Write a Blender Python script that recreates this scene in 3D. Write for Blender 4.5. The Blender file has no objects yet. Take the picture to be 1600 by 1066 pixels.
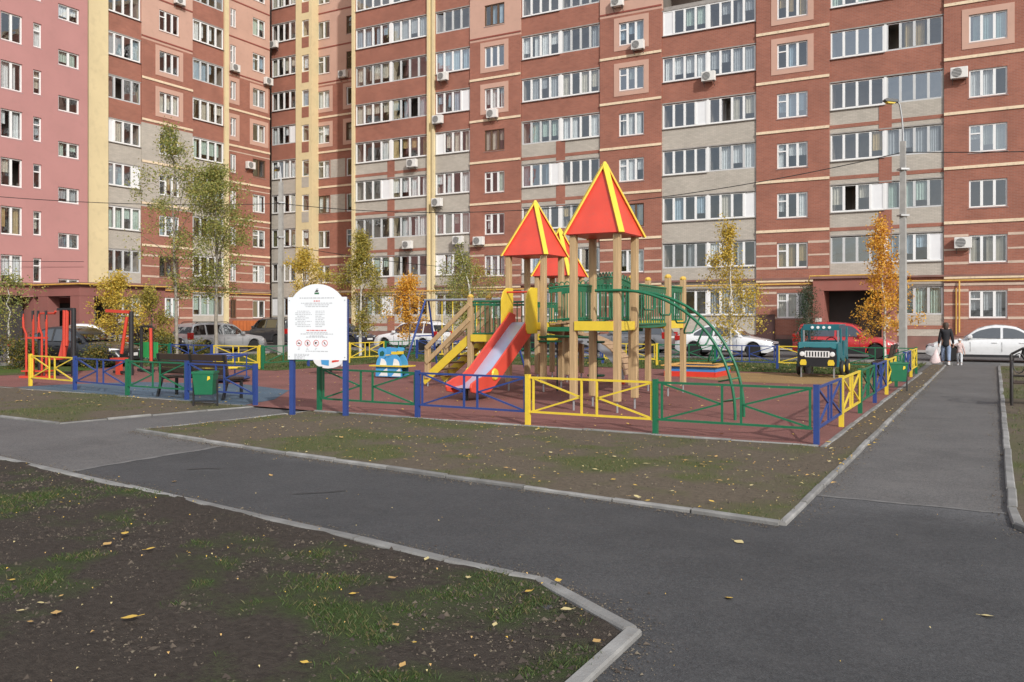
import bpy, math, random
import numpy as np
from mathutils import Vector, Matrix
from mathutils.geometry import delaunay_2d_cdt
R = math.radians
RNG = random.Random(7)
scene = bpy.context.scene
COL = scene.collection

# ------------------------------------------------------------------ camera
FPX, CH, HY, CX0 = 1341.0, 1.75, 497.0, 800.0        # focal length in px of a 1600 wide frame, eye height, horizon row
YAW = R(29.3)
FW = (-math.sin(YAW), math.cos(YAW)); RT = (math.cos(YAW), math.sin(YAW))
cam = bpy.data.cameras.new('camera'); cam.sensor_width = 36.0; cam.lens = FPX / 1600 * 36
cam.shift_y = -(533 - HY) / 1600; cam.clip_end = 3000; cam.clip_start = 0.05
camo = bpy.data.objects.new('camera', cam); COL.objects.link(camo)
camo.location = (0, 0, CH); camo.rotation_euler = (R(90), 0, YAW)
scene.camera = camo
# ------------------------------------------------------------------ sky, sun, exposure
SUN = Vector((0.79 * math.cos(R(31)), -0.613 * math.cos(R(31)), math.sin(R(31)))).normalized()
world = bpy.data.worlds.new('World'); scene.world = world; world.use_nodes = True
wn = world.node_tree.nodes; wl = world.node_tree.links
sky = wn.new('ShaderNodeTexSky'); sky.sky_type = 'NISHITA'; sky.sun_disc = False
sky.sun_elevation = R(31); sky.sun_rotation = math.atan2(SUN.x, SUN.y)
sky.dust_density = 3.0; sky.air_density = 1.0; sky.ozone_density = 1.0
# thin broken cloud spread evenly over the whole sky
ctc = wn.new('ShaderNodeTexCoord'); cno = wn.new('ShaderNodeTexNoise'); cno.inputs['Scale'].default_value = 2.6; cno.inputs['Detail'].default_value = 9; cno.inputs['Roughness'].default_value = 0.62
cmr = wn.new('ShaderNodeMapRange'); cmr.inputs[1].default_value = 0.38; cmr.inputs[2].default_value = 0.66; cmr.inputs[3].default_value = 0.25; cmr.inputs[4].default_value = 0.92
cmx = wn.new('ShaderNodeMix'); cmx.data_type = 'RGBA'; cmx.inputs[7].default_value = (6.6, 6.8, 7.1, 1)
wl.new(ctc.outputs['Generated'], cno.inputs['Vector']); wl.new(cno.outputs[0], cmr.inputs[0]); wl.new(cmr.outputs[0], cmx.inputs[0]); wl.new(sky.outputs[0], cmx.inputs[6])
wl.new(cmx.outputs[2], wn['Background'].inputs[0]); wn['Background'].inputs[1].default_value = 0.108
sl = bpy.data.lights.new('sun', 'SUN'); sl.energy = 2.5; sl.angle = R(1.5); sl.color = (1.0, 0.975, 0.935)
so = bpy.data.objects.new('sun', sl); COL.objects.link(so); so.location = (20, -20, 30)
so.rotation_euler = (-SUN).to_track_quat('-Z', 'Y').to_euler()
scene.view_settings.view_transform = 'Standard'; scene.view_settings.look = 'None'
scene.view_settings.exposure = 0.42; scene.view_settings.gamma = 1.0
scene.view_settings.use_curve_mapping = False
scene.cycles.use_denoising = True
scene.cycles.max_bounces = 6; scene.cycles.transparent_max_bounces = 12
scene.cycles.caustics_reflective = False; scene.cycles.caustics_refractive = False

# ------------------------------------------------------------------ placing helpers (rays of the survey camera)
def gp(px, py, z=0.0):                                   # a point of the ground seen at a pixel
    d = FPX * (CH - z) / (py - HY); t = (px - CX0) / FPX
    return (d * (FW[0] + t * RT[0]), d * (FW[1] + t * RT[1]))
def onY(px, Y):                                          # X of a pixel column on a wall of constant Y
    t = (px - CX0) / FPX
    return Y * (FW[0] + t * RT[0]) / (FW[1] + t * RT[1])
def onX(px, X):
    t = (px - CX0) / FPX
    return X * (FW[1] + t * RT[1]) / (FW[0] + t * RT[0])
def zat(x, y, py):                                       # height of a pixel row above a ground point
    d = x * FW[0] + y * FW[1]
    return CH + (HY - py) / FPX * d

# ------------------------------------------------------------------ materials
MATS = {}
def nd(nt, t, **kw):
    n = nt.nodes.new(t)
    for k, v in kw.items(): setattr(n, k, v)
    return n
def new_mat(name):
    m = bpy.data.materials.new(name); m.use_nodes = True
    return m, m.node_tree, m.node_tree.nodes['Principled BSDF']
def M(name, col, rough=0.6, metal=0.0, var=0.12, vs=3.0, bump=0.0, bs=40.0, coat=0.0, spec=0.5, dirt=0.0):
    if name in MATS: return MATS[name]
    m, nt, b = new_mat(name); L = nt.links
    tc = nd(nt, 'ShaderNodeTexCoord'); no = nd(nt, 'ShaderNodeTexNoise'); no.inputs['Scale'].default_value = vs
    no.inputs['Detail'].default_value = 6
    L.new(tc.outputs['Object'], no.inputs['Vector'])
    mr = nd(nt, 'ShaderNodeMapRange'); mr.inputs[1].default_value = 0.25; mr.inputs[2].default_value = 0.75
    mr.inputs[3].default_value = 1 - var; mr.inputs[4].default_value = 1 + var
    L.new(no.outputs[0], mr.inputs[0])
    mx = nd(nt, 'ShaderNodeVectorMath', operation='SCALE'); mx.inputs[0].default_value = col[:3]
    L.new(mr.outputs[0], mx.inputs['Scale']); out = mx.outputs[0]
    if dirt > 0:
        n2 = nd(nt, 'ShaderNodeTexNoise'); n2.inputs['Scale'].default_value = vs * 4; n2.inputs['Detail'].default_value = 8
        L.new(tc.outputs['Object'], n2.inputs['Vector'])
        cr = nd(nt, 'ShaderNodeMapRange'); cr.inputs[1].default_value = 0.5; cr.inputs[2].default_value = 0.75
        cr.inputs[3].default_value = 0; cr.inputs[4].default_value = dirt
        L.new(n2.outputs[0], cr.inputs[0])
        mi = nd(nt, 'ShaderNodeMix', data_type='RGBA'); L.new(cr.outputs[0], mi.inputs[0]); L.new(out, mi.inputs[6])
        mi.inputs[7].default_value = (0.12, 0.10, 0.08, 1); out = mi.outputs[2]
    L.new(out, b.inputs['Base Color'])
    b.inputs['Roughness'].default_value = rough; b.inputs['Metallic'].default_value = metal
    b.inputs['Coat Weight'].default_value = coat; b.inputs['Coat Roughness'].default_value = 0.05
    b.inputs['Specular IOR Level'].default_value = spec
    if bump > 0:
        n3 = nd(nt, 'ShaderNodeTexNoise'); n3.inputs['Scale'].default_value = bs; n3.inputs['Detail'].default_value = 5
        L.new(tc.outputs['Object'], n3.inputs['Vector'])
        bu = nd(nt, 'ShaderNodeBump'); bu.inputs['Strength'].default_value = bump; bu.inputs['Distance'].default_value = 0.01
        L.new(n3.outputs[0], bu.inputs['Height']); L.new(bu.outputs[0], b.inputs['Normal'])
    MATS[name] = m; return m
def brick(name, c1, c2, mortar, var=0.10):
    if name in MATS: return MATS[name]
    m, nt, b = new_mat(name); L = nt.links
    tc = nd(nt, 'ShaderNodeTexCoord'); sx = nd(nt, 'ShaderNodeSeparateXYZ'); cx = nd(nt, 'ShaderNodeCombineXYZ')
    L.new(tc.outputs['Object'], sx.inputs[0]); ad = nd(nt, 'ShaderNodeMath', operation='ADD')
    L.new(sx.outputs[0], ad.inputs[0]); L.new(sx.outputs[1], ad.inputs[1])
    L.new(ad.outputs[0], cx.inputs[0]); L.new(sx.outputs[2], cx.inputs[1])
    bt = nd(nt, 'ShaderNodeTexBrick'); bt.inputs['Scale'].default_value = 1.0
    bt.inputs['Brick Width'].default_value = 0.26; bt.inputs['Row Height'].default_value = 0.078
    bt.inputs['Mortar Size'].default_value = 0.008; bt.inputs['Mortar Smooth'].default_value = 0.3
    bt.inputs['Color1'].default_value = (*c1, 1); bt.inputs['Color2'].default_value = (*c2, 1); bt.inputs['Mortar'].default_value = (*mortar, 1)
    L.new(cx.outputs[0], bt.inputs['Vector'])
    no = nd(nt, 'ShaderNodeTexNoise'); no.inputs['Scale'].default_value = 0.6; no.inputs['Detail'].default_value = 8; no.inputs['Roughness'].default_value = 0.65
    L.new(tc.outputs['Object'], no.inputs['Vector'])
    mr = nd(nt, 'ShaderNodeMapRange'); mr.inputs[1].default_value = 0.3; mr.inputs[2].default_value = 0.7
    mr.inputs[3].default_value = 1 - var; mr.inputs[4].default_value = 1 + var; L.new(no.outputs[0], mr.inputs[0])
    mx = nd(nt, 'ShaderNodeVectorMath', operation='SCALE'); L.new(bt.outputs['Color'], mx.inputs[0]); L.new(mr.outputs[0], mx.inputs['Scale'])
    # pale lime bloom and rain streaks with a shape of their own
    st = nd(nt, 'ShaderNodeTexNoise'); st.inputs['Scale'].default_value = 1.0; st.inputs['Detail'].default_value = 6
    mp = nd(nt, 'ShaderNodeMapping'); mp.inputs['Scale'].default_value = (2.2, 2.2, 0.35); L.new(tc.outputs['Object'], mp.inputs[0]); L.new(mp.outputs[0], st.inputs['Vector'])
    m2 = nd(nt, 'ShaderNodeMapRange'); m2.inputs[1].default_value = 0.55; m2.inputs[2].default_value = 0.8; m2.inputs[3].default_value = 0; m2.inputs[4].default_value = 0.22
    L.new(st.outputs[0], m2.inputs[0])
    mi = nd(nt, 'ShaderNodeMix', data_type='RGBA'); L.new(m2.outputs[0], mi.inputs[0]); L.new(mx.outputs[0], mi.inputs[6])
    mi.inputs[7].default_value = (*[0.5 * (x + y) for x, y in zip(c1, mortar)], 1)
    L.new(mi.outputs[2], b.inputs['Base Color']); b.inputs['Roughness'].default_value = 0.85
    bu = nd(nt, 'ShaderNodeBump'); bu.inputs['Strength'].default_value = 0.4; bu.inputs['Distance'].default_value = 0.006
    inv = nd(nt, 'ShaderNodeMath', operation='SUBTRACT'); inv.inputs[0].default_value = 1; L.new(bt.outputs['Fac'], inv.inputs[1])
    L.new(inv.outputs[0], bu.inputs['Height']); L.new(bu.outputs[0], b.inputs['Normal'])
    MATS[name] = m; return m
RED = brick('red_brick', (0.335, 0.124, 0.080), (0.275, 0.100, 0.066), (0.32, 0.19, 0.15), var=.16)
BEIGE = brick('beige_brick', (0.49, 0.445, 0.385), (0.42, 0.385, 0.33), (0.33, 0.30, 0.26))
PEACH = M('peach_render', (0.54, 0.335, 0.26), 0.85, var=0.07, vs=0.7, dirt=0.12)
PINK = M('pink_render', (0.455, 0.225, 0.21), 0.85, var=0.06, vs=0.5, dirt=0.10)
YEL = M('yellow_render', (0.67, 0.555, 0.325), 0.85, var=0.06, vs=0.6, dirt=0.15)
CREAM = M('cream_band', (0.76, 0.61, 0.43), 0.8, var=0.10, vs=2.0, dirt=0.35)
PALE = M('pale_band', (0.56, 0.43, 0.34), 0.85, var=0.12, vs=2.0, dirt=0.3)
WFR = M('white_upvc', (0.80, 0.80, 0.79), 0.35, var=0.03)
GFR = M('grey_aluminium', (0.55, 0.56, 0.56), 0.4, var=0.05)
WPANEL = M('white_panel', (0.76, 0.77, 0.78), 0.4, var=0.04)
SHADE = M('painted_shade', (0.045, 0.04, 0.038), 0.9)  # near-black that paints in the shade inside openings
LOGG = M('loggia_wall', (0.36, 0.30, 0.26), 0.9, var=0.35, vs=0.7)
SLAB = M('concrete_slab', (0.30, 0.28, 0.26), 0.9, var=0.2)
CONC = M('concrete', (0.36, 0.35, 0.33), 0.85, var=0.16, vs=4, bump=0.3, bs=60, dirt=0.25)
def glass_mat(name, tint, refl):
    m = bpy.data.materials.new(name); m.use_nodes = True; nt = m.node_tree; nt.nodes.clear(); L = nt.links
    out = nd(nt, 'ShaderNodeOutputMaterial'); tr = nd(nt, 'ShaderNodeBsdfTransparent'); tr.inputs[0].default_value = (*tint, 1)
    gl = nd(nt, 'ShaderNodeBsdfGlossy'); gl.inputs['Roughness'].default_value = 0.02; gl.inputs[0].default_value = (0.9, 0.93, 0.96, 1)
    lw = nd(nt, 'ShaderNodeFresnel'); lw.inputs[0].default_value = 1.5
    ad = nd(nt, 'ShaderNodeMath', operation='MULTIPLY_ADD'); ad.inputs[1].default_value = 1.25; ad.inputs[2].default_value = refl; ad.use_clamp = True
    L.new(lw.outputs[0], ad.inputs[0])
    ge = nd(nt, 'ShaderNodeNewGeometry'); iv = nd(nt, 'ShaderNodeMath', operation='SUBTRACT'); iv.inputs[0].default_value = 1; L.new(ge.outputs['Backfacing'], iv.inputs[1])
    fm = nd(nt, 'ShaderNodeMath', operation='MULTIPLY'); L.new(ad.outputs[0], fm.inputs[0]); L.new(iv.outputs[0], fm.inputs[1])   # the inner face of a pane does not mirror
    # old panes are never flat: a faint wave bends the reflection
    tc = nd(nt, 'ShaderNodeTexCoord'); no = nd(nt, 'ShaderNodeTexNoise'); no.inputs['Scale'].default_value = 1.3
    L.new(tc.outputs['Object'], no.inputs['Vector']); bu = nd(nt, 'ShaderNodeBump'); bu.inputs['Strength'].default_value = 0.25; bu.inputs['Distance'].default_value = 0.03
    L.new(no.outputs[0], bu.inputs['Height']); L.new(bu.outputs[0], gl.inputs['Normal'])
    mx = nd(nt, 'ShaderNodeMixShader'); L.new(fm.outputs[0], mx.inputs[0]); L.new(tr.outputs[0], mx.inputs[1]); L.new(gl.outputs[0], mx.inputs[2])
    L.new(mx.outputs[0], out.inputs[0]); return m
GLASS = glass_mat('window_glass', (0.93, 0.95, 0.955), 0.15)
GLASSB = glass_mat('blue_film_glass', (0.80, 0.87, 0.90), 0.30)
CARGLASS = glass_mat('car_glass', (0.10, 0.11, 0.11), 0.10)
CURT = [M('curtain_white', (0.80, 0.80, 0.79), 0.9, var=0.1, vs=6), M('curtain_cream', (0.62, 0.56, 0.46), 0.9, var=0.12, vs=6),
        M('curtain_grey', (0.42, 0.43, 0.44), 0.9, var=0.12, vs=6), M('curtain_blue', (0.40, 0.50, 0.58), 0.9, var=0.1, vs=6),
        M('curtain_ochre', (0.48, 0.34, 0.15), 0.9, var=0.12, vs=6), M('curtain_green', (0.50, 0.60, 0.52), 0.9, var=0.1, vs=6)]
# ------------------------------------------------------------------ mesh builder
class MB:
    def __init__(s): s.v = []; s.f = []; s.m = []; s.mats = []
    def mi(s, mat):
        if mat not in s.mats: s.mats.append(mat)
        return s.mats.index(mat)
    def add(s, vs, fs, mat):
        o = len(s.v); s.v += [tuple(p) for p in vs]; k = s.mi(mat)
        for f in fs: s.f.append(tuple(o + i for i in f)); s.m.append(k)
        return s
    def box(s, x0, x1, y0, y1, z0, z1, mat):
        return s.add([(x0,y0,z0),(x1,y0,z0),(x1,y1,z0),(x0,y1,z0),(x0,y0,z1),(x1,y0,z1),(x1,y1,z1),(x0,y1,z1)],
                     [(3,2,1,0),(4,5,6,7),(0,1,5,4),(1,2,6,5),(2,3,7,6),(3,0,4,7)], mat)
    def bar(s, p, q, w, h, mat, up=(0, 0, 1)):                 # rectangular beam from p to q
        p = Vector(p); q = Vector(q); d = (q - p).normalized(); u = Vector(up)
        if abs(d.dot(u)) > 0.99: u = Vector((0, 1, 0))
        a = d.cross(u).normalized() * w / 2; c = a.cross(d).normalized() * h / 2
        vs = [p-a-c, p+a-c, p+a+c, p-a+c, q-a-c, q+a-c, q+a+c, q-a+c]
        return s.add(vs, [(0,1,2,3),(7,6,5,4),(0,4,5,1),(1,5,6,2),(2,6,7,3),(3,7,4,0)], mat)
    def tube(s, pts, r, mat, n=8, cap=True):
        pts = [Vector(p) for p in pts]; rs = r if isinstance(r, (list, tuple)) else [r] * len(pts)
        vs = []; fs = []; ref = None
        for i, p in enumerate(pts):
            d = (pts[min(i + 1, len(pts) - 1)] - pts[max(i - 1, 0)]).normalized()
            if ref is None: ref = Vector((0, 0, 1)) if abs(d.z) < 0.9 else Vector((1, 0, 0))
            a = d.cross(ref).normalized(); c = a.cross(d).normalized(); ref = c
            for k in range(n):
                t = 2 * math.pi * k / n
                vs.append(p + (a * math.cos(t) + c * math.sin(t)) * rs[i])
        for i in range(len(pts) - 1):
            for k in range(n):
                fs.append((i*n+k, i*n+(k+1) % n, (i+1)*n+(k+1) % n, (i+1)*n+k))
        if cap: fs.append(tuple(range(n - 1, -1, -1))); fs.append(tuple((len(pts)-1)*n + k for k in range(n)))
        return s.add(vs, fs, mat)
    def lathe(s, prof, mat, n=24, axis='z', c=(0, 0, 0)):       # prof: (radius, height)
        vs = []; fs = []
        for r, h in prof:
            for k in range(n):
                t = 2 * math.pi * k / n; a, b_ = r * math.cos(t), r * math.sin(t)
                p = (a, b_, h) if axis == 'z' else ((a, h, b_) if axis == 'y' else (h, a, b_))
                vs.append((p[0] + c[0], p[1] + c[1], p[2] + c[2]))
        for i in range(len(prof) - 1):
            for k in range(n): fs.append((i*n+k, i*n+(k+1) % n, (i+1)*n+(k+1) % n, (i+1)*n+k))
        fs.append(tuple(range(n - 1, -1, -1))); fs.append(tuple((len(prof)-1)*n+k for k in range(n)))
        return s.add(vs, fs, mat)
    def prism(s, poly, y0, y1, mat, plane='xz'):                # polygon in a plane, given thickness
        def P(a, b_, t): return (a, t, b_) if plane == 'xz' else ((t, a, b_) if plane == 'yz' else (a, b_, t))
        n = len(poly); vs = [P(a, b_, y0) for a, b_ in poly] + [P(a, b_, y1) for a, b_ in poly]
        fs = [tuple(range(n)), tuple(range(2*n-1, n-1, -1))] + [(i, n+i, n+(i+1) % n, (i+1) % n) for i in range(n)]
        return s.add(vs, fs, mat)
    def mesh(s, name, smooth=None, fix=True):
        me = bpy.data.meshes.new(name); me.from_pydata(s.v, [], s.f)
        for mt in s.mats: me.materials.append(mt)
        me.polygons.foreach_set('material_index', s.m)
        if fix:
            import bmesh
            bm = bmesh.new(); bm.from_mesh(me); bmesh.ops.recalc_face_normals(bm, faces=bm.faces); bm.to_mesh(me); bm.free()
        if smooth is not None:
            me.polygons.foreach_set('use_smooth', [True] * len(me.polygons)); me.set_sharp_from_angle(angle=R(smooth))
        me.update(); return me
    def build(s, name, parent=None, loc=(0, 0, 0), rot=(0, 0, 0), smooth=None, bevel=0, fix=True):
        return put(name, s.mesh(name, smooth, fix), parent, loc, rot, bevel)
def put(name, me, parent=None, loc=(0, 0, 0), rot=(0, 0, 0), bevel=0):
    o = bpy.data.objects.new(name, me); COL.objects.link(o); o.location = loc; o.rotation_euler = rot
    if parent: o.parent = parent
    if bevel:
        b = o.modifiers.new('bevel', 'BEVEL'); b.width = bevel; b.segments = 2; b.limit_method = 'ANGLE'; b.angle_limit = R(40)
    return o
def tag(o, label=None, cat=None, group=None, kind=None):
    if label: o['label'] = label
    if cat: o['category'] = cat
    if group: o['group'] = group
    if kind: o['kind'] = kind
    return o
def thing(name, label, cat, loc=(0, 0, 0), rz=0.0, group=None):
    o = bpy.data.objects.new(name, None); COL.objects.link(o); o.location = loc; o.rotation_euler = (0, 0, rz)
    o.empty_display_size = 0.2
    return tag(o, label, cat, group)
def B(): return MB()
# value noise
_rs = np.random.RandomState(3); _lat = _rs.rand(256, 256)
def vnoise(x, y):
    x = np.asarray(x, float); y = np.asarray(y, float)
    xi = np.floor(x).astype(int); yi = np.floor(y).astype(int); fx = x - xi; fy = y - yi
    fx = fx*fx*(3-2*fx); fy = fy*fy*(3-2*fy)
    g = lambda a, b_: _lat[a & 255, b_ & 255]
    return (g(xi, yi)*(1-fx)+g(xi+1, yi)*fx)*(1-fy)+(g(xi, yi+1)*(1-fx)+g(xi+1, yi+1)*fx)*fy
def fbm(x, y, o=4):
    s = 0; a = 0.5; t = 0
    for i in range(o): s = s + a*vnoise(np.asarray(x)*2**i+17*i, np.asarray(y)*2**i+5*i); t += a; a *= 0.5
    return s / t
# ================================================================== GROUND
def sheet(name, poly, z, mat, kind='structure', **kw):
    me = bpy.data.meshes.new(name); me.from_pydata([(x, y, z) for x, y in poly], [], [tuple(range(len(poly)))]); me.materials.append(mat)
    if me.polygons[0].normal.z < 0: me.flip_normals()
    o = put(name, me); tag(o, kind=kind, **kw); return o
def asphalt(name, c, var, sheen=0.0, bs=130, fade=False):
    m, nt, b = new_mat(name); L = nt.links
    tc = nd(nt, 'ShaderNodeTexCoord')
    n1 = nd(nt, 'ShaderNodeTexNoise'); n1.inputs['Scale'].default_value = 0.7; n1.inputs['Detail'].default_value = 8; n1.inputs['Roughness'].default_value = 0.6
    n2 = nd(nt, 'ShaderNodeTexVoronoi'); n2.inputs['Scale'].default_value = bs
    n3 = nd(nt, 'ShaderNodeTexNoise'); n3.inputs['Scale'].default_value = 60; n3.inputs['Detail'].default_value = 4
    for n in (n1, n2, n3): L.new(tc.outputs['Object'], n.inputs['Vector'])
    a = nd(nt, 'ShaderNodeMapRange'); a.inputs[1].default_value = 0.3; a.inputs[2].default_value = 0.7; a.inputs[3].default_value = 1-var; a.inputs[4].default_value = 1+var
    L.new(n1.outputs[0], a.inputs[0])
    c2 = nd(nt, 'ShaderNodeMapRange'); c2.inputs[3].default_value = 0.55; c2.inputs[4].default_value = 1.5; L.new(n2.outputs['Color'], c2.inputs[0])
    mu0 = nd(nt, 'ShaderNodeMath', operation='MULTIPLY'); L.new(a.outputs[0], mu0.inputs[0]); L.new(c2.outputs[0], mu0.inputs[1])
    n3.inputs['Scale'].default_value = 24; n3.inputs['Detail'].default_value = 8; n3.inputs['Roughness'].default_value = 0.7
    g3 = nd(nt, 'ShaderNodeMapRange'); g3.inputs[1].default_value = 0.3; g3.inputs[2].default_value = 0.7; g3.inputs[3].default_value = 0.72; g3.inputs[4].default_value = 1.28; L.new(n3.outputs[0], g3.inputs[0])
    mu = nd(nt, 'ShaderNodeMath', operation='MULTIPLY'); L.new(mu0.outputs[0], mu.inputs[0]); L.new(g3.outputs[0], mu.inputs[1])
    sc = nd(nt, 'ShaderNodeVectorMath', operation='SCALE'); sc.inputs[0].default_value = c; L.new(mu.outputs[0], sc.inputs['Scale'])
    # pale dusty scuffs
    n4 = nd(nt, 'ShaderNodeTexNoise'); n4.inputs['Scale'].default_value = 2.5; n4.inputs['Detail'].default_value = 10; n4.inputs['Roughness'].default_value = 0.75
    L.new(tc.outputs['Object'], n4.inputs['Vector'])
    d = nd(nt, 'ShaderNodeMapRange'); d.inputs[1].default_value = 0.48; d.inputs[2].default_value = 0.78; d.inputs[3].default_value = 0; d.inputs[4].default_value = 0.6; L.new(n4.outputs[0], d.inputs[0])
    mi = nd(nt, 'ShaderNodeMix', data_type='RGBA'); L.new(d.outputs[0], mi.inputs[0]); L.new(sc.outputs[0], mi.inputs[6]); mi.inputs[7].default_value = (c[0]*1.7, c[1]*1.65, c[2]*1.6, 1)
    col = mi.outputs[2]
    if fade:                                                   # the fresh layer is worn pale towards the far path
        sp = nd(nt, 'ShaderNodeSeparateXYZ'); L.new(tc.outputs['Object'], sp.inputs[0])
        ma = nd(nt, 'ShaderNodeMath', operation='MULTIPLY_ADD'); L.new(n1.outputs[0], ma.inputs[0]); ma.inputs[1].default_value = 1.6; L.new(sp.outputs[1], ma.inputs[2])
        fr_ = nd(nt, 'ShaderNodeMapRange'); fr_.interpolation_type = 'SMOOTHSTEP'; fr_.inputs[1].default_value = 8.3; fr_.inputs[2].default_value = 10.0; fr_.inputs[3].default_value = 1.0; fr_.inputs[4].default_value = 1.75; L.new(ma.outputs[0], fr_.inputs[0])
        s2 = nd(nt, 'ShaderNodeVectorMath', operation='SCALE'); L.new(col, s2.inputs[0]); L.new(fr_.outputs[0], s2.inputs['Scale']); col = s2.outputs[0]
    L.new(col, b.inputs['Base Color']); b.inputs['Roughness'].default_value = 0.8
    bu = nd(nt, 'ShaderNodeBump'); bu.inputs['Strength'].default_value = 0.5; bu.inputs['Distance'].default_value = 0.004
    L.new(n2.outputs['Distance'], bu.inputs['Height']); L.new(bu.outputs[0], b.inputs['Normal'])
    return m
ASPH_OLD = asphalt('worn_asphalt', (0.100, 0.0955, 0.092), 0.16)
ASPH_NEW = asphalt('fresh_asphalt', (0.047, 0.0468, 0.0478), 0.22, fade=True)
ASPH_ROAD = asphalt('road_asphalt', (0.10, 0.098, 0.097), 0.12)
SOILBASE = M('bare_earth', (0.12, 0.10, 0.075), 0.95, var=0.3, vs=1.0, bump=0.4, bs=12)
sheet('ground', [(-900, -900), (900, -900), (900, 900), (-900, 900)], -0.03, SOILBASE)
sheet('road', [(-60, 36.2), (60, 36.2), (60, 46.5), (-60, 46.5)], -0.006, ASPH_ROAD)
sheet('side_road', [(-45.5, -20), (-31.5, -20), (-31.5, 36.2), (-45.5, 36.2)], -0.004, ASPH_ROAD)
sheet('pavement', [(-60, 46.5), (60, 46.5), (60, 56), (-60, 56)], 0.06, CONC)
sheet('wing_pavement', [(-70, -20), (-45.5, -20), (-45.5, 46.5), (-70, 46.5)], 0.07, CONC)
sheet('path', [(-31.5, -14), (6, -14), (6, 36.2), (-31.5, 36.2)], 0.0, ASPH_OLD)
sheet('fresh_path', [(-9.15, -14), (6, -14), (6, 8.83), (-9.15, 8.83)], 0.004, ASPH_NEW)
# tar seams where the new asphalt meets the old, and the smears beside them
SEAM = M('pale_seam', (0.15, 0.145, 0.14), 0.9, var=0.3, vs=8)
def ribbon(name, pts, w, z, mat):
    b = B(); P = [Vector((x, y, 0)) for x, y in pts]; vs = []
    for i, p in enumerate(P):
        d = (P[min(i+1, len(P)-1)] - P[max(i-1, 0)]).normalized(); n = Vector((-d.y, d.x, 0)) * w/2 * RNG.uniform(0.6, 1.3)
        vs += [(p.x+n.x, p.y+n.y, z), (p.x-n.x, p.y-n.y, z)]
    b.add(vs, [(2*i, 2*i+1, 2*i+3, 2*i+2) for i in range(len(P)-1)], mat); return tag(b.build(name), kind='structure')
ribbon('seam', [(-9.15 + RNG.uniform(-.03, .03), 5.3 + i*.2) for i in range(18)], 0.10, 0.008, SEAM)
ribbon('seam', [(-1.7 + i*.2, 8.83 + RNG.uniform(-.03, .03)) for i in range(10)], 0.06, 0.008, SEAM)
TAR = M('tar_smear', (0.03, 0.03, 0.03), 0.6, var=0.3, vs=10)
for q in ([(-6.05, 6.35), (-5.9, 6.5), (-5.8, 6.6), (-5.72, 6.74)], [(-8.1, 6.8), (-7.95, 6.95), (-7.8, 7.0)]):
    ribbon('tar_smear', q, 0.05, 0.008, TAR)

def in_poly(px, py, poly):
    px = np.asarray(px); py = np.asarray(py); ins = np.zeros(px.shape, bool); n = len(poly)
    for i in range(n):
        x0, y0 = poly[i]; x1, y1 = poly[(i+1) % n]
        c = ((y0 > py) != (y1 > py)) & (px < (x1-x0)*(py-y0)/((y1-y0) + 1e-12)+x0); ins ^= c
    return ins
def lawn_material(name, soil, soil2, grass, grass2):
    m, nt, b = new_mat(name); L = nt.links
    tc = nd(nt, 'ShaderNodeTexCoord'); at = nd(nt, 'ShaderNodeAttribute', attribute_name='turf')
    n1 = nd(nt, 'ShaderNodeTexNoise'); n1.inputs['Scale'].default_value = 22; n1.inputs['Detail'].default_value = 8; n1.inputs['Roughness'].default_value = 0.7
    n2 = nd(nt, 'ShaderNodeTexNoise'); n2.inputs['Scale'].default_value = 2.2; n2.inputs['Detail'].default_value = 8
    n3 = nd(nt, 'ShaderNodeTexNoise'); n3.inputs['Scale'].default_value = 90; n3.inputs['Detail'].default_value = 6
    for n in (n1, n2, n3): L.new(tc.outputs['Object'], n.inputs['Vector'])
    def mixc(f, a, c):
        mm = nd(nt, 'ShaderNodeMix', data_type='RGBA'); L.new(f, mm.inputs[0])
        for s, v in ((6, a), (7, c)):
            if isinstance(v, tuple): mm.inputs[s].default_value = (*v, 1)
            else: L.new(v, mm.inputs[s])
        return mm.outputs[2]
    def ramp(src, lo, hi):
        r = nd(nt, 'ShaderNodeMapRange'); r.inputs[1].default_value = lo; r.inputs[2].default_value = hi; L.new(src, r.inputs[0]); return r.outputs[0]
    so_ = mixc(ramp(n1.outputs[0], .3, .7), soil, soil2); gr = mixc(ramp(n3.outputs[0], .35, .65), grass, grass2)
    ad = nd(nt, 'ShaderNodeMath', operation='MULTIPLY_ADD'); L.new(n1.outputs[0], ad.inputs[0]); ad.inputs[1].default_value = 0.9; L.new(at.outputs['Fac'], ad.inputs[2])
    c = mixc(ramp(ad.outputs[0], .70, 1.35), so_, gr)
    L.new(c, b.inputs['Base Color']); b.inputs['Roughness'].default_value = 0.95; b.inputs['Specular IOR Level'].default_value = 0.15
    bu = nd(nt, 'ShaderNodeBump'); bu.inputs['Strength'].default_value = 0.9; bu.inputs['Distance'].default_value = 0.02
    sm = nd(nt, 'ShaderNodeMath', operation='ADD'); L.new(n1.outputs[0], sm.inputs[0]); L.new(n3.outputs[0], sm.inputs[1])
    L.new(sm.outputs[0], bu.inputs['Height']); L.new(bu.outputs[0], b.inputs['Normal'])
    return m
LAWN_DARK = lawn_material('dark_soil_lawn', (0.037, 0.030, 0.025), (0.080, 0.066, 0.055), (0.036, 0.058, 0.018), (0.066, 0.09, 0.03))
LAWN_DRY = lawn_material('dry_soil_lawn', (0.10, 0.080, 0.060), (0.175, 0.142, 0.105), (0.075, 0.095, 0.035), (0.13, 0.13, 0.055))
LAWN_GREEN = lawn_material('green_lawn', (0.10, 0.085, 0.05), (0.14, 0.12, 0.07), (0.055, 0.095, 0.02), (0.095, 0.135, 0.03))
LAWNZ = {}
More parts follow.
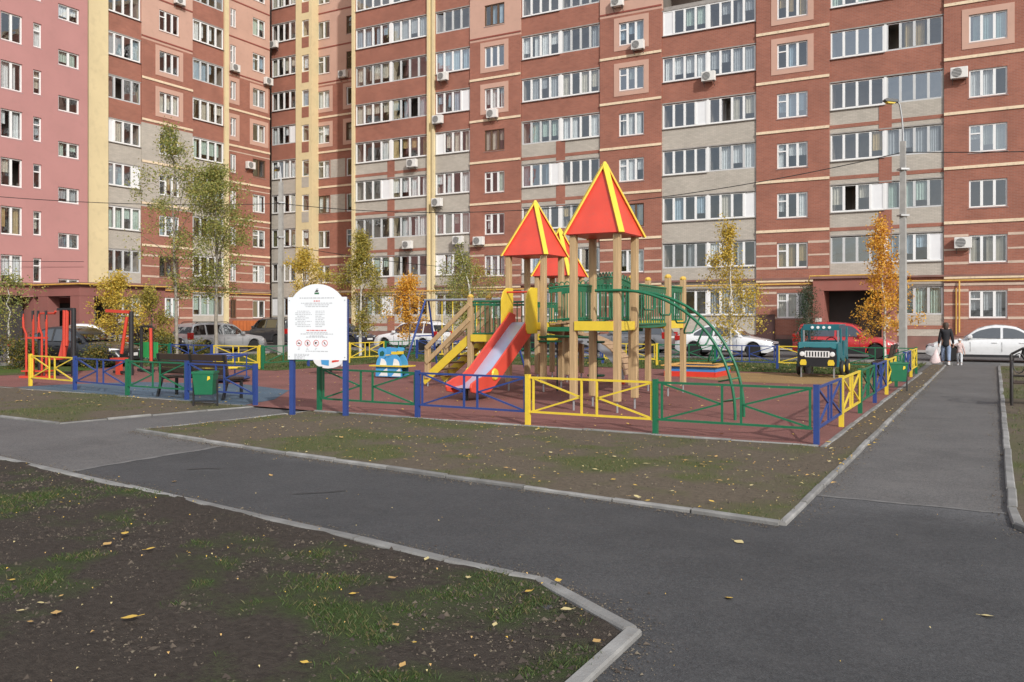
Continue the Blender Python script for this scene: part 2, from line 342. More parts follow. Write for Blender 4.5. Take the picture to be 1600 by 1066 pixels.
def lawn(name, poly, step, mat, bias, amp=0.02, z=0.03, fs=0.45, zmax=None):
    xs = [p[0] for p in poly]; ys = [p[1] for p in poly]
    X, Y = np.meshgrid(np.arange(min(xs), max(xs), step), np.arange(min(ys), max(ys), step)); X = X.ravel(); Y = Y.ravel()
    X = X + (np.random.RandomState(1).rand(X.size)-.5)*step*.5; Y = Y + (np.random.RandomState(2).rand(Y.size)-.5)*step*.5
    k = in_poly(X, Y, poly); X = X[k]; Y = Y[k]
    bp = []
    for i in range(len(poly)):
        a = Vector(poly[i]); c = Vector(poly[(i+1) % len(poly)]); n = max(1, int((c-a).length/step/1.5))
        bp += [tuple(a.lerp(c, j/n)) for j in range(n)]
    pts = [Vector(p) for p in bp] + [Vector((x, y)) for x, y in zip(X, Y)]
    nb = len(bp); edges = [(i, (i+1) % nb) for i in range(nb)]
    v, e, f, *_ = delaunay_2d_cdt(pts, edges, [], 1, 1e-4)
    vx = np.array([p.x for p in v]); vy = np.array([p.y for p in v])
    vz = z + amp*(fbm(vx*1.3, vy*1.3)-.5)*2 + amp*.5*(fbm(vx*6, vy*6)-.5)*2
    me = bpy.data.meshes.new(name); me.from_pydata(list(zip(vx, vy, vz)), [], f); me.materials.append(mat)
    at = me.attributes.new('turf', 'FLOAT', 'POINT'); at.data.foreach_set('value', (turf(vx, vy, fs)+bias).astype(np.float32))
    me.polygons.foreach_set('use_smooth', [True]*len(me.polygons))
    if me.polygons[0].normal.z < 0: me.flip_normals()
    return tag(put(name, me), kind='structure')
def turf(x, y, fs=0.45):
    x = np.asarray(x); y = np.asarray(y)
    big = fbm(x*fs*1.6+40, y*fs*1.6+9, 4)-.5; mid = fbm(x*2.1+3, y*2.1+71, 4)-.5; fine = fbm(x*7+11, y*7+23, 3)-.5
    return np.clip(big*1.5+mid*1.5+fine*.8+.30-.5*((x > -2.1) & (x < 0) & (y > 10)), 0, 1)
def blades(name, poly, n, bias, hgt, wid, mats, z=0.03, fs=0.45, thr=0.45, seed=5, label='short grass', amp=0.02):
    rs = np.random.RandomState(seed); xs = [p[0] for p in poly]; ys = [p[1] for p in poly]
    X = rs.uniform(min(xs), max(xs), n); Y = rs.uniform(min(ys), max(ys), n)
    k = in_poly(X, Y, poly); X = X[k]; Y = Y[k]
    dens = turf(X, Y, fs)+bias + (fbm(X*9, Y*9, 3)-.5)*.7
    k = rs.rand(X.size)*.35+thr < dens; X = X[k]; Y = Y[k]; n = X.size
    Z = z + amp*(fbm(X*1.3, Y*1.3)-.5)*2 + amp*.5*(fbm(X*6, Y*6)-.5)*2 - 0.005
    a = rs.uniform(0, 2*math.pi, n); h = hgt*rs.uniform(.4, 1.3, n); w = wid*rs.uniform(.6, 1.3, n); le = h*rs.uniform(.2, 1.1, n); b_ = rs.uniform(0, 2*math.pi, n)
    P = np.empty((n, 4, 3))
    P[:, 0] = np.c_[X-np.cos(a)*w, Y-np.sin(a)*w, Z]; P[:, 1] = np.c_[X+np.cos(a)*w, Y+np.sin(a)*w, Z]
    P[:, 2] = np.c_[X+np.cos(b_)*le*.45+np.cos(a)*w*.7, Y+np.sin(b_)*le*.45+np.sin(a)*w*.7, Z+h*.65]; P[:, 3] = np.c_[X+np.cos(b_)*le, Y+np.sin(b_)*le, Z+h]
    i = np.arange(n)*4
    faces = np.empty((2*n, 3), int); faces[0::2] = np.c_[i, i+1, i+2]; faces[1::2] = np.c_[i, i+2, i+3]
    me = bpy.data.meshes.new(name); me.from_pydata(P.reshape(-1, 3).tolist(), [], faces.tolist())
    for m in mats: me.materials.append(m)
    mi = np.repeat(rs.randint(0, len(mats), n), 2); me.polygons.foreach_set('material_index', mi)
    return tag(put(name, me), label, 'grass', kind='stuff')
def leafmat(name, cols, rough=0.6, trans=0.35):
    m, nt, b = new_mat(name); L = nt.links
    ge = nd(nt, 'ShaderNodeNewGeometry'); cr = nd(nt, 'ShaderNodeValToRGB'); cr.color_ramp.interpolation = 'CONSTANT' if len(cols) > 6 else 'LINEAR'
    while len(cr.color_ramp.elements) < len(cols): cr.color_ramp.elements.new(0.5)
    for i, c in enumerate(cols): cr.color_ramp.elements[i].position = i/(len(cols)-1); cr.color_ramp.elements[i].color = (*c, 1)
    L.new(ge.outputs['Random Per Island'], cr.inputs[0]); L.new(cr.outputs[0], b.inputs['Base Color']); b.inputs['Roughness'].default_value = rough
    tr = nd(nt, 'ShaderNodeBsdfTranslucent'); L.new(cr.outputs[0], tr.inputs[0]); mx = nd(nt, 'ShaderNodeMixShader'); mx.inputs[0].default_value = trans
    L.new(b.outputs[0], mx.inputs[1]); L.new(tr.outputs[0], mx.inputs[2]); L.new(mx.outputs[0], nt.nodes['Material Output'].inputs[0])
    return m
GR1 = leafmat('grass_green', [(0.035, 0.075, 0.015), (0.07, 0.12, 0.03), (0.10, 0.14, 0.04)]); GR2 = leafmat('grass_dry', [(0.10, 0.12, 0.04), (0.20, 0.17, 0.08), (0.15, 0.13, 0.06)])
G = gp
nearE = [G(-60, 708), G(0, 720), G(100, 742), G(200, 764), G(400, 812), G(560, 848), G(700, 881), G(800, 903), G(845, 912), G(990, 992)]
nearE += [(nearE[-1][0]+.01, 1.0), (nearE[-1][0]+.02, -10.0)]
near_poly = nearE + [(-26, -10), (-26, 8.3)]
midE = [G(500, 642), G(395, 655), G(215, 674), G(450, 711), G(700, 747), G(960, 784), G(1222, 822), (-1.54, 12.0), (-1.54, 20.0), (-1.54, 35.4)]
mid_poly = midE + [(-2.0, 35.4), (-2.0, 12.0), (-11.0, 12.0)]
leftE = [G(400, 636), G(235, 650), G(90, 663), G(0, 652), G(-80, 645)]
left_poly = leftE + [(-31.3, 12.4), (-21.6, 12.5), (-12.7, 12.1)]
rightE = [(6, 6.1), (0.9, 7.0), (0.18, 8.3), (0.15, 9.0), (0.16, 20), (0.17, 35.4)]
right_poly = rightE + [(6, 35.4)]
EDGE_X, BACKY, RIGHTX = -21.3, 29.7, -2.1
back_poly = [(-2.2, 27.6), (-2.2, 35.4), (-30.5, 35.4), (-30.5, 19.8), (-26, 19.8), (-20.5, 20.6), (-20.3, 27.6)]
gym_poly = [(-31.3, 12.6), (-25.8, 12.6), (-25.8, 20), (-30.6, 20), (-31.3, 20)]
lawn('near_lawn', near_poly, 0.11, LAWN_DARK, 0.0, 0.03)
lawn('middle_lawn', mid_poly, 0.2, LAWN_DRY, 0.12, 0.02)
lawn('left_lawn', left_poly, 0.5, LAWN_DRY, 0.05, 0.02)
lawn('right_lawn', right_poly, 0.5, LAWN_DRY, 0.1, 0.02)
lawn('back_lawn', back_poly, 0.6, LAWN_GREEN, 0.45, 0.03, z=0.035)
lawn('gym_lawn', gym_poly, 0.6, LAWN_GREEN, 0.4, 0.03, z=0.035)
view_near = [(-11, 6.2), (-1.8, 6.2), (-1.8, 2.8), (-7, 2.0), (-11, 4.0)]
def clip_in(poly, other): return poly
blades('near_lawn_grass', [p for p in near_poly[:11]] + [(-1.8, 2.5), (-8, 2.2), (-14, 6.0)], 330000, -0.04, 0.032, 0.0022, [GR1, GR1, GR2], thr=0.52, seed=5, label='patchy short green grass on the dark near lawn')
blades('middle_lawn_grass', mid_poly, 130000, 0.06, 0.03, 0.0035, [GR1, GR2, GR2], thr=0.42, seed=6, label='thin dry grass on the lawn before the playground fence')
blades('left_lawn_grass', left_poly, 30000, 0.05, 0.03, 0.006, [GR1, GR2, GR2], thr=0.4, seed=8, label='thin dry grass on the lawn left of the entrance')
blades('back_lawn_grass', back_poly, 60000, 0.5, 0.07, 0.012, [GR1, GR1, GR2], thr=0.3, seed=9, label='green grass behind the playground', z=0.035, amp=0.03)
blades('right_lawn_grass', [(0.25, 8), (3, 7), (3, 35), (0.25, 35)], 20000, 0.1, 0.04, 0.006, [GR1, GR2], thr=0.4, seed=10, label='thin grass on the strip right of the footpath')
# crumbs of earth and twigs on the near lawn
def crumbs(name, poly, n, size, mats, seed, label, z=0.03):
    rs = np.random.RandomState(seed); xs = [p[0] for p in poly]; ys = [p[1] for p in poly]
    X = rs.uniform(min(xs), max(xs), n); Y = rs.uniform(min(ys), max(ys), n); k = in_poly(X, Y, poly); X = X[k]; Y = Y[k]; n = X.size
    Z = z + 0.02*(fbm(X*1.3, Y*1.3)-.5)*2
    base = np.array([(1,0,-.4),(-.5,.87,-.4),(-.5,-.87,-.4),(0,0,.7)]); fa = [(0,2,1),(0,1,3),(1,2,3),(2,0,3)]
    S = size*rs.lognormal(0, .55, n)
    P = (base[None]*rs.uniform(.35, 1.4, (n, 4, 3)))*np.minimum(S, size*2.2)[:, None, None]; a = rs.uniform(0, 6.28, n); ca = np.cos(a)[:, None]; sa = np.sin(a)[:, None]
    Q = P.copy(); Q[..., 0] = P[..., 0]*ca-P[..., 1]*sa+X[:, None]; Q[..., 1] = P[..., 0]*sa+P[..., 1]*ca+Y[:, None]; Q[..., 2] = P[..., 2]*.8+Z[:, None]
    F = (np.array(fa)[None]+(np.arange(n)*4)[:, None, None]).reshape(-1, 3)
    me = bpy.data.meshes.new(name); me.from_pydata(Q.reshape(-1, 3).tolist(), [], F.tolist())
    for m in mats: me.materials.append(m)
    me.polygons.foreach_set('material_index', np.repeat(rs.randint(0, len(mats), n), 4))
    return tag(put(name, me), label, 'soil crumbs', kind='stuff')
CR1 = M('earth_crumb', (0.10, 0.08, 0.062), 0.95, var=0.4, vs=30); CR2 = M('pale_pebble', (0.30, 0.27, 0.22), 0.9, var=0.3, vs=30); CR4 = M('straw_crumb', (0.15, 0.125, 0.09), 0.9, var=.35, vs=30); CR3 = M('dark_crumb', (0.055, 0.043, 0.035), 0.95, var=.3, vs=30)
crumbs('near_soil_crumbs', near_poly[:11] + [(-1.8, 2.5), (-8, 2.2), (-14, 6.0)], 42000, 0.0065, [CR1, CR1, CR3, CR3, CR1, CR3, CR4], 3, 'crumbs of earth and small stones on the near lawn')
crumbs('near_soil_clods', near_poly[:11] + [(-1.8, 2.5), (-8, 2.2), (-14, 6.0)], 5000, 0.016, [CR1, CR3, CR3, CR3], 13, 'larger dark clods of earth on the near lawn')
crumbs('middle_soil_crumbs', mid_poly, 30000, 0.009, [CR1, CR1, CR3, CR4], 4, 'crumbs of earth and small stones on the middle lawn')
# ---- kerbs: single stones with joints
KERB = M('kerb_concrete', (0.235, 0.23, 0.22), 0.85, var=0.28, vs=5, bump=0.35, bs=50, dirt=0.35)
_nt = KERB.node_tree; _oi = _nt.nodes.new('ShaderNodeObjectInfo'); _b = _nt.nodes['Principled BSDF']; _src = _b.inputs['Base Color'].links[0].from_socket
_mr = _nt.nodes.new('ShaderNodeMapRange'); _mr.inputs[3].default_value = .72; _mr.inputs[4].default_value = 1.15; _nt.links.new(_oi.outputs['Random'], _mr.inputs[0])
_vm = _nt.nodes.new('ShaderNodeVectorMath'); _vm.operation = 'SCALE'; _nt.links.new(_src, _vm.inputs[0]); _nt.links.new(_mr.outputs[0], _vm.inputs['Scale']); _nt.links.new(_vm.outputs[0], _b.inputs['Base Color'])
def kerb(name, pts, w, top, L=1.0, gap=0.022, mat=KERB):
    root = tag(bpy.data.objects.new(name, None), kind='structure'); COL.objects.link(root); root.location = (pts[0][0], pts[0][1], 0)
    P = [Vector((x, y)) for x, y in pts]
    for a, c in zip(P[:-1], P[1:]):
        n = max(1, round((c-a).length/L)); d = (c-a)/n
        for i in range(n):
            s = a+d*i; l = d.length-gap; an = math.atan2(d.y, d.x)
            b = B(); h = w/2; t = top + RNG.uniform(-.006, .006); ch = 0.012
            b.prism([(-h, -.12), (h, -.12), (h, t-ch), (h-ch, t), (-h+ch, t), (-h, t-ch)], 0, l, mat, 'yz')
            o = b.build('kerb_stone', root, (s.x-root.location.x, s.y-root.location.y, 0), (RNG.uniform(-.04, .04), RNG.uniform(-.006, .006), an + RNG.uniform(-.010, .010)))
    return root
kerb('near_kerb', nearE[:-1], 0.095, 0.04)
kerb('middle_kerb', midE[2:], 0.07, 0.04)
kerb('branch_kerb', [midE[2], midE[1], midE[0]], 0.08, 0.03)
kerb('left_kerb', leftE, 0.08, 0.03)
kerb('right_kerb', rightE, 0.085, 0.045)
kerb('front_playground_kerb', [(-2.05, 12.02), (-4.4, 12.02), (-6.6, 12.02), (-8.8, 12.05), (-10.95, 12.05)], 0.08, 0.05)
kerb('left_playground_kerb', [(-12.7, 12.12), (-26, 12.45)], 0.08, 0.045)
kerb('side_playground_kerb', [(-1.98, 12.0), (-1.98, 29.6)], 0.08, 0.05)
kerb('road_kerb', [(-30.6, 35.55), (-1.3, 35.55)], 0.15, 0.12)
kerb('road_kerb', [(0.2, 35.55), (8, 35.55)], 0.15, 0.12)
kerb('side_road_kerb', [(-31.2, 2), (-31.2, 35.5)], 0.15, 0.12)
# ---- rubber surface
def rubber(name, c):
    m, nt, b = new_mat(name); L = nt.links; tc = nd(nt, 'ShaderNodeTexCoord'); n = nd(nt, 'ShaderNodeTexVoronoi'); n.inputs['Scale'].default_value = 120
    n2 = nd(nt, 'ShaderNodeTexNoise'); n2.inputs['Scale'].default_value = 0.8; n2.inputs['Detail'].default_value = 8
    for q in (n, n2): L.new(tc.outputs['Object'], q.inputs['Vector'])
    a = nd(nt, 'ShaderNodeMapRange'); a.inputs[3].default_value = .6; a.inputs[4].default_value = 1.35; L.new(n.outputs['Color'], a.inputs[0])
    a2 = nd(nt, 'ShaderNodeMapRange'); a2.inputs[1].default_value = .3; a2.inputs[2].default_value = .7; a2.inputs[3].default_value = .82; a2.inputs[4].default_value = 1.15; L.new(n2.outputs[0], a2.inputs[0])
    mu = nd(nt, 'ShaderNodeMath', operation='MULTIPLY'); L.new(a.outputs[0], mu.inputs[0]); L.new(a2.outputs[0], mu.inputs[1])
    s = nd(nt, 'ShaderNodeVectorMath', operation='SCALE'); s.inputs[0].default_value = c; L.new(mu.outputs[0], s.inputs['Scale']); L.new(s.outputs[0], b.inputs['Base Color'])
    b.inputs['Roughness'].default_value = .9; bu = nd(nt, 'ShaderNodeBump'); bu.inputs['Strength'].default_value = .5; bu.inputs['Distance'].default_value = .004
    L.new(n.outputs['Distance'], bu.inputs['Height']); L.new(bu.outputs[0], b.inputs['Normal']); return m
RUB_RED = rubber('red_rubber', (0.20, 0.077, 0.064)); RUB_BLUE = rubber('blue_rubber', (0.07, 0.11, 0.15)); RUB_OCH = rubber('ochre_rubber', (0.27, 0.165, 0.06))
sheet('rubber_surface', [(-2.02, 12.06), (-2.02, 27.7), (-20.4, 27.7), (-20.4, 20.6), (-27, 20.6), (-27, 12.48), (-12.7, 12.16), (-11.0, 12.09)], 0.030, RUB_RED)
sheet('blue_rubber_surface', [(-12.9, 12.2), (-13.2, 13.3), (-14.6, 15.2), (-17, 16.0), (-20, 15.2), (-21.0, 13.6), (-21.2, 12.42)], 0.034, RUB_BLUE)
ell = [(-5.2+3.0*math.cos(t), 25.2+2.1*math.sin(t)) for t in np.linspace(0, 2*math.pi, 40)[:-1]]
sheet('ochre_rubber_surface', ell, 0.034, RUB_OCH)

# earth washed off the lawns along the kerbs
def edge_dirt(name, pts, n, side, label, seed):
    rs = np.random.RandomState(seed); P = [Vector(p) for p in pts]; L = [(c-a).length for a, c in zip(P[:-1], P[1:])]; tot = sum(L); X = []; Y = []
    for _ in range(n):
        s_ = rs.rand()*tot; i = 0
        while s_ > L[i] and i < len(L)-1: s_ -= L[i]; i += 1
        d = (P[i+1]-P[i]).normalized(); nn = Vector((-d.y, d.x))*side; q = P[i]+d*s_+nn*(.06+abs(rs.normal(0, .09)*(.4+1.2*fbm(s_*1.7+i*9, 3.3)))); X.append(q.x); Y.append(q.y)
    X = np.array(X); Y = np.array(Y); Sz = .005*rs.lognormal(0, .5, n); base = np.array([(1, 0, 0), (-.5, .87, 0), (-.5, -.87, 0), (0, 0, .6)])
    Q = base[None]*rs.uniform(.4, 1.3, (n, 4, 3))*Sz[:, None, None]; Q[..., 0] += X[:, None]; Q[..., 1] += Y[:, None]; Q[..., 2] += .009
    F = (np.array([(0, 2, 1), (0, 1, 3), (1, 2, 3), (2, 0, 3)])[None]+(np.arange(n)*4)[:, None, None]).reshape(-1, 3)
    me = bpy.data.meshes.new(name); me.from_pydata(Q.reshape(-1, 3).tolist(), [], F.tolist())
    for m in (CR1, CR4, CR3): me.materials.append(m)
    me.polygons.foreach_set('material_index', np.repeat(rs.randint(0, 3, n), 4)); tag(put(name, me), label, 'soil crumbs', kind='stuff')
edge_dirt('washed_earth', nearE[:-1], 5000, 1, 'earth washed onto the asphalt along the near kerb', 1)
edge_dirt('washed_earth', midE[2:7], 4500, -1, 'earth washed onto the asphalt along the middle kerb', 2)
edge_dirt('washed_earth', midE[6:], 4000, -1, 'earth washed onto the footpath along its left kerb', 3)
edge_dirt('washed_earth', rightE[1:], 3000, 1, 'earth washed onto the footpath along its right kerb', 4)
# ================================================================== BUILDINGS
FH, S0 = 2.83, 1.75                                     # storey height, sill of the ground floor windows
def sill(k): return S0 + FH*k
def flo(k): return sill(k) - 0.95
class Sec:                                              # a wall plane: u runs left to right seen from outside
    def __init__(s, root, plane, facing):
        s.root = root; s.plane = plane; s.facing = facing; s.rot = 0 if facing == '-Y' else R(90)
    def u(s, px): return onY(px, s.plane) if s.facing == '-Y' else onX(px, s.plane)
    def loc(s, u, out, z):
        w = (u, s.plane-out, z) if s.facing == '-Y' else (s.plane+out, u, z)
        r = s.root.location; return (w[0]-r.x, w[1]-r.y, w[2]-r.z)
    def put(s, b, name, u=0, out=0, z=0, parent=None, **kw):
        return b.build(name, s.root, s.loc(u, out, z), (0, 0, s.rot), **kw)
_frames = {}; _panes = {}; _curt = {}
def frame_mesh(w, h, n, mat, vent, fw=0.075):
    key = (round(w, 2), round(h, 2), n, mat.name, vent)
    if key in _frames: return _frames[key]
    b = B(); d0, d1 = -0.04, 0.05
    b.box(0, fw, d0, d1, 0, h, mat); b.box(w-fw, w, d0, d1, 0, h, mat)
    b.box(fw, w-fw, d0, d1, 0, fw, mat); b.box(fw, w-fw, d0, d1, h-fw, h, mat)
    pw = w/n
    for i in range(1, n): b.box(i*pw-fw*.85, i*pw+fw*.85, d0-.012, d1, fw, h-fw, mat)
    if vent: b.box(fw, pw-fw*.65, d0-.006, d1, h*.66, h*.66+fw*.9, mat)
    me = b.mesh('window'); _frames[key] = me; return me
def pane_mesh(w, h, mat):
    key = (round(w, 3), round(h, 3), mat.name)
    if key not in _panes:
        b = B(); b.box(0, w, -.006, .006, 0, h, mat); _panes[key] = b.mesh('pane')
    return _panes[key]
def curtain_mesh(w, h, mat, var):
    key = (round(w, 2), round(h, 2), mat.name, var)
    if key not in _curt:
        rr = random.Random(var); n = 14; vs = []; ph = rr.uniform(0, 6)
        for i in range(n+1):
            y = .03*math.sin(ph+i*1.9)+.012*rr.uniform(-1, 1); vs += [(w*i/n, y, 0), (w*i/n, y, h)]
        b = B(); b.add(vs, [(2*i, 2*i+2, 2*i+3, 2*i+1) for i in range(n)], mat); _curt[key] = b.mesh('curtain', fix=False, smooth=60)
    return _curt[key]
SILLM = M('sill_metal', (0.42, 0.42, 0.42), 0.45, metal=0.3, var=0.1)
def window(sec, u0, u1, z0, z1, n, mat=None, vent=False, out=-0.10, rnd=None, p_curt=0.55, p_panel=0.0, p_open=0.04, sillp=True, p_blue=0.12, ftype=None):
    rnd = rnd or RNG; mat = mat or WFR; w = u1-u0; h = z1-z0
    o = put('window', frame_mesh(w, h, n, mat, vent), sec.root, sec.loc(u0, out, z0), (0, 0, sec.rot))
    pw = w/n; fw = 0.075; cc = rnd.choice([0, 0, 0, 1, 1, 2, 3, 5, 4, 2]); has = rnd.random() < p_curt; pan = rnd.random() < p_panel
    psel = rnd.choice([0, n-1]); blue = rnd.random() < p_blue
    for i in range(n):
        a = i*pw + (fw if i == 0 else fw*.85); c = (i+1)*pw - (fw if i == n-1 else fw*.85)
        if pan and i == psel:
            put('panel', pane_mesh(c-a, h-2*fw, WPANEL), o, (a, -.01, fw)); continue
        if rnd.random() < p_open:                           # a casement standing ajar
            put('pane', pane_mesh(c-a, h-2*fw, GLASS), o, (a, .02, fw), (0, 0, R(rnd.uniform(25, 70)))); continue
        put('pane', pane_mesh(c-a, h-2*fw, GLASSB if blue else GLASS), o, (a, .01, fw))
        if has and rnd.random() < 0.8:
            f = rnd.choice([1, 1, 1, .55, .7]); hh = rnd.choice([1, 1, 1, .5, .72]); x = a if rnd.random() < .5 else c-(c-a)*f
            put('curtain', curtain_mesh((c-a)*f+.08, h*hh, CURT[cc], rnd.randint(0, 3)), o, (x-.04, rnd.uniform(.09, .2), h-h*hh))
    if sillp:
        b = B(); b.prism([(.18, .0), (-.13, -.035), (-.13, -.05), (.18, -.02)], -.05, w+.05, SILLM, 'yz'); b.build('sill', o, (0, -.0, -.004))
    return o
def wall_bay(b, u0, u1, k0, k1, opens, matf, th=0.32, out=0.0, top=None):
    """wall of one bay with real openings. opens(k) -> list of (w0,w1,z0,z1); matf(k,'low'|'mid'|'high') -> material"""
    for k in range(k0, k1):
        z0, z1 = flo(k), flo(k+1); ops = sorted(opens(k))
        if not ops: b.box(u0, u1, -out, th-out, z0, z1, matf(k, 'mid')); continue
        lo = min(o[2] for o in ops); hi = max(o[3] for o in ops)
        b.box(u0, u1, -out, th-out, z0, lo, matf(k, 'low')); b.box(u0, u1, -out, th-out, hi, z1, matf(k, 'high'))
        x = u0
        for (w0, w1, a, c) in ops:
            if w0 > x+.001: b.box(x, w0, -out, th-out, lo, hi, matf(k, 'mid'))
            x = w1
        if x < u1-.001: b.box(x, u1, -out, th-out, lo, hi, matf(k, 'mid'))
def innards(sec, u0, u1, k0, k1, depth=1.6, mat=None, parts=()):
    b = B(); mat = mat or LOGG
    b.box(u0+.02, u1-.02, depth, depth+.1, flo(k0), flo(k1), mat)
    for k in range(k0, k1+1): b.box(u0+.02, u1-.02, .33, depth-.01, flo(k)-.12, flo(k)+.12, SLAB)
    for x in [u0+.04, u1-.14] + list(parts): b.box(x, x+.1, .33, depth-.02, flo(k0), flo(k1)-.13, mat)
    sec.put(b, 'rooms')
def surround(sec, u0, u1, z0, z1, mat=PEACH, w=0.32, out=0.025):
    b = B(); b.box(u0-w, u0-.001, -out, .02, z0-w, z1+w, mat); b.box(u1+.001, u1+w, -out, .02, z0-w, z1+w, mat)
    b.box(u0-.001, u1+.001, -out, .02, z1+.001, z1+w, mat); b.box(u0-.001, u1+.001, -out, .02, z0-w, z0-.001, mat)
    sec.put(b, 'window_surround')
def band(sec, u0, u1, z, h, mat, out=0.05, name='band'):
    b = B(); b.box(u0, u1, -out, .05, z, z+h, mat); sec.put(b, name)
rnd = random.Random(11)
BLK = thing('apartment_block', 'red brick apartment block with cream bands and beige balconies across the back', 'building', (-20, 50, 0))
CRN = thing('apartment_block', 'narrow red brick corner block with yellow strips between left wing and long facade', 'building', (-42, 51, 0))
WNG = thing('apartment_block', 'left wing with yellow pilaster, beige lower balconies and red brick walls', 'building', (-50, 40, 0))
PNK = thing('apartment_block', 'pink rendered apartment block with small staggered stair windows at left edge', 'building', (-49, 25, 0))

def red_bay(sec, px0, px1, wins, nk, panes=3, stripes=True, u0=None, u1=None, mid=None, pmax=7, low_stripe=True, peach=(5, 6)):
    """a bay of red brick with single windows"""
    u0 = sec.u(px0) if u0 is None else u0; u1 = sec.u(px1) if u1 is None else u1
    W = [(sec.u(a), sec.u(c)) for a, c in wins]
    matf = lambda k, p: (PEACH if k >= pmax else (mid(k) if mid else RED))
    b = B(); wall_bay(b, u0, u1, 0, nk, lambda k: [(a, c, sill(k), sill(k)+1.42) for a, c in W], matf)
    b.box(u0, u1, 0.02, .34, 0, flo(0), PLINTH); sec.put(b, 'wall'); innards(sec, u0, u1, 0, nk, 1.8, ROOM)
    for k in range(nk):
        for a, c in W:
            if k in peach: surround(sec, a, c, sill(k), sill(k)+1.42)
            window(sec, a, c, sill(k), sill(k)+1.42, panes, WFR if rnd.random() < .85 else BROWNF, vent=rnd.random() < .5, rnd=rnd, p_curt=.8, p_open=.02)
        if not stripes: continue
        if 1 <= k < 7: band(sec, u0, u1, sill(k)-.80, .15, CREAM)
        if k >= 7: band(sec, u0, u1, sill(k)-.80, .10, REDP, .03)
        if k in (0, 1) and low_stripe:
            for dz, h in ((-.06, .13), (.66, .09), (1.36, .13)):
                x = u0
                for a, c in sorted(W)+[(u1, u1)]:
                    e = a-.02 if a < u1 else u1
                    if e-x > .1: band(sec, x, e, sill(k)+dz, h, PALE, .012)
                    x = c+.02
def balcony_bay(sec, units, nk, k_beige=4, decor=False, edge=None, ground=True, gmat=None, span=None, panes=4):
    """glazed balconies: units are pixel spans of each glazing"""
    U = [(sec.u(a), sec.u(c)) for a, c in units]; u0, u1 = span or (U[0][0]-.06, U[-1][1]+.06)
    for k in range(nk):
        b = B(); pm = BEIGE if k <= k_beige else RED; z0 = sill(k)+.18; z1 = sill(k)+1.66; zl = flo(k)-.28
        lo = zl if k else flo(0)
        b.box(u0, u1, .10, .30, lo, z0, pm); sec.put(b, 'parapet')
        if k <= k_beige and decor:
            um = .5*(U[0][1]+U[-1][0]) if len(U) > 1 else .5*(u0+u1)
            d = B(); d.box(um-.32, um+.32, .075, .12, lo+.01, z0-.02, RED)
            d.box(u0, um-.32, .082, .12, lo+.36, lo+.56, RED); d.box(um+.32, u1, .082, .12, lo+.36, lo+.56, RED)
            sec.put(d, 'brick_pattern')
        b2 = B(); b2.box(u0, u1, .07, 1.5, z1, z1+.07, SLAB); sec.put(b2, 'lintel')
        for a, c in U:
            fm = rnd.choice([WFR, WFR, WFR, GFR])
            window(sec, a, c, z0, z1, panes, fm, out=-.14, rnd=rnd, p_curt=.62, p_panel=.16, p_open=.05, vent=False, p_blue=.16, sillp=fm is WFR)
        c_ = B()                                              # small brick piers between the glazings
        xs = [u0] + [v for a, c in U for v in (a, c)] + [u1]
        for i in range(0, len(xs), 2):
            if xs[i+1]-xs[i] > .02:
                c_ = B(); c_.box(xs[i], xs[i+1], .09, .31, z0, z1, WFR if 0 < i < len(xs)-2 else pm); sec.put(c_, 'pier')
    b = B(); b.box(u0, u1, .12, .34, 0, flo(0), PLINTH); sec.put(b, 'plinth')
    innards(sec, u0, u1, 0, nk, 1.7, LOGG, [.5*(U[i][1]+U[i+1][0])-.05 for i in range(len(U)-1)])
    return u0, u1
PLINTH = M('plinth_render', (0.23, 0.12, 0.10), 0.9, var=0.2, vs=1.5, dirt=0.3)
ROOM = M('room_wall', (0.17, 0.15, 0.13), 0.9, var=0.4, vs=0.5)
BROWNF = M('brown_frame', (0.12, 0.07, 0.04), 0.5); REDP = M('dark_red_band', (0.26, 0.07, 0.05), .8)
PIPE = M('gas_pipe_yellow', (0.60, 0.36, 0.08), 0.5, var=0.2, vs=3)
# ---- long facade
FS = Sec(BLK, 50.0, '-Y')
s1 = balcony_bay(FS, [(680, 733)], 9, decor=False)
red_bay(FS, 0, 0, [(757, 788)], 9, u0=s1[1], u1=FS.u(813.5))
s2 = balcony_bay(FS, [(815, 873), (877, 936)], 8, decor=True)
red_bay(FS, 0, 0, [(967, 1006)], 8, u0=s2[1], u1=FS.u(1033.5))
s3 = balcony_bay(FS, [(1035, 1103.6), (1107, 1180)], 7)
red_bay(FS, 0, 0, [(1214, 1262)], 7, u0=s3[1], u1=FS.u(1296))
s4 = balcony_bay(FS, [(1297.5, 1381), (1385, 1473)], 7, decor=True)
red_bay(FS, 0, 0, [(1514, 1574)], 7, u0=s4[1], u1=FS.u(1640))
s5 = balcony_bay(FS, [(1642, 1735), (1741, 1840)], 7)
red_bay(FS, 0, 0, [(1880, 1950)], 7, u0=s5[1], u1=FS.u(1990))
def upper(sec, u0, u1, k, mat=RED, root=None):              # blind storeys above the picture so that the light and mirror images are right
    b = B(); b.box(u0, u1, 0, .34, flo(k), flo(10)+.6, mat); b.box(u0-.1, u1+.1, -.15, .4, flo(10)+.6, flo(10)+1.1, CREAM); sec.put(b, 'attic_wall')
upper(FS, s1[0], s1[1]+.01, 9); upper(FS, s1[1]+.12, s2[0]-.11, 9, PEACH); upper(FS, s2[0], s5[1]+3, 8)
b = B(); b.box(s1[0], s5[1]+3.0, 4.0, 14, 0, flo(10)+.3, LOGG); FS.put(b, 'core')
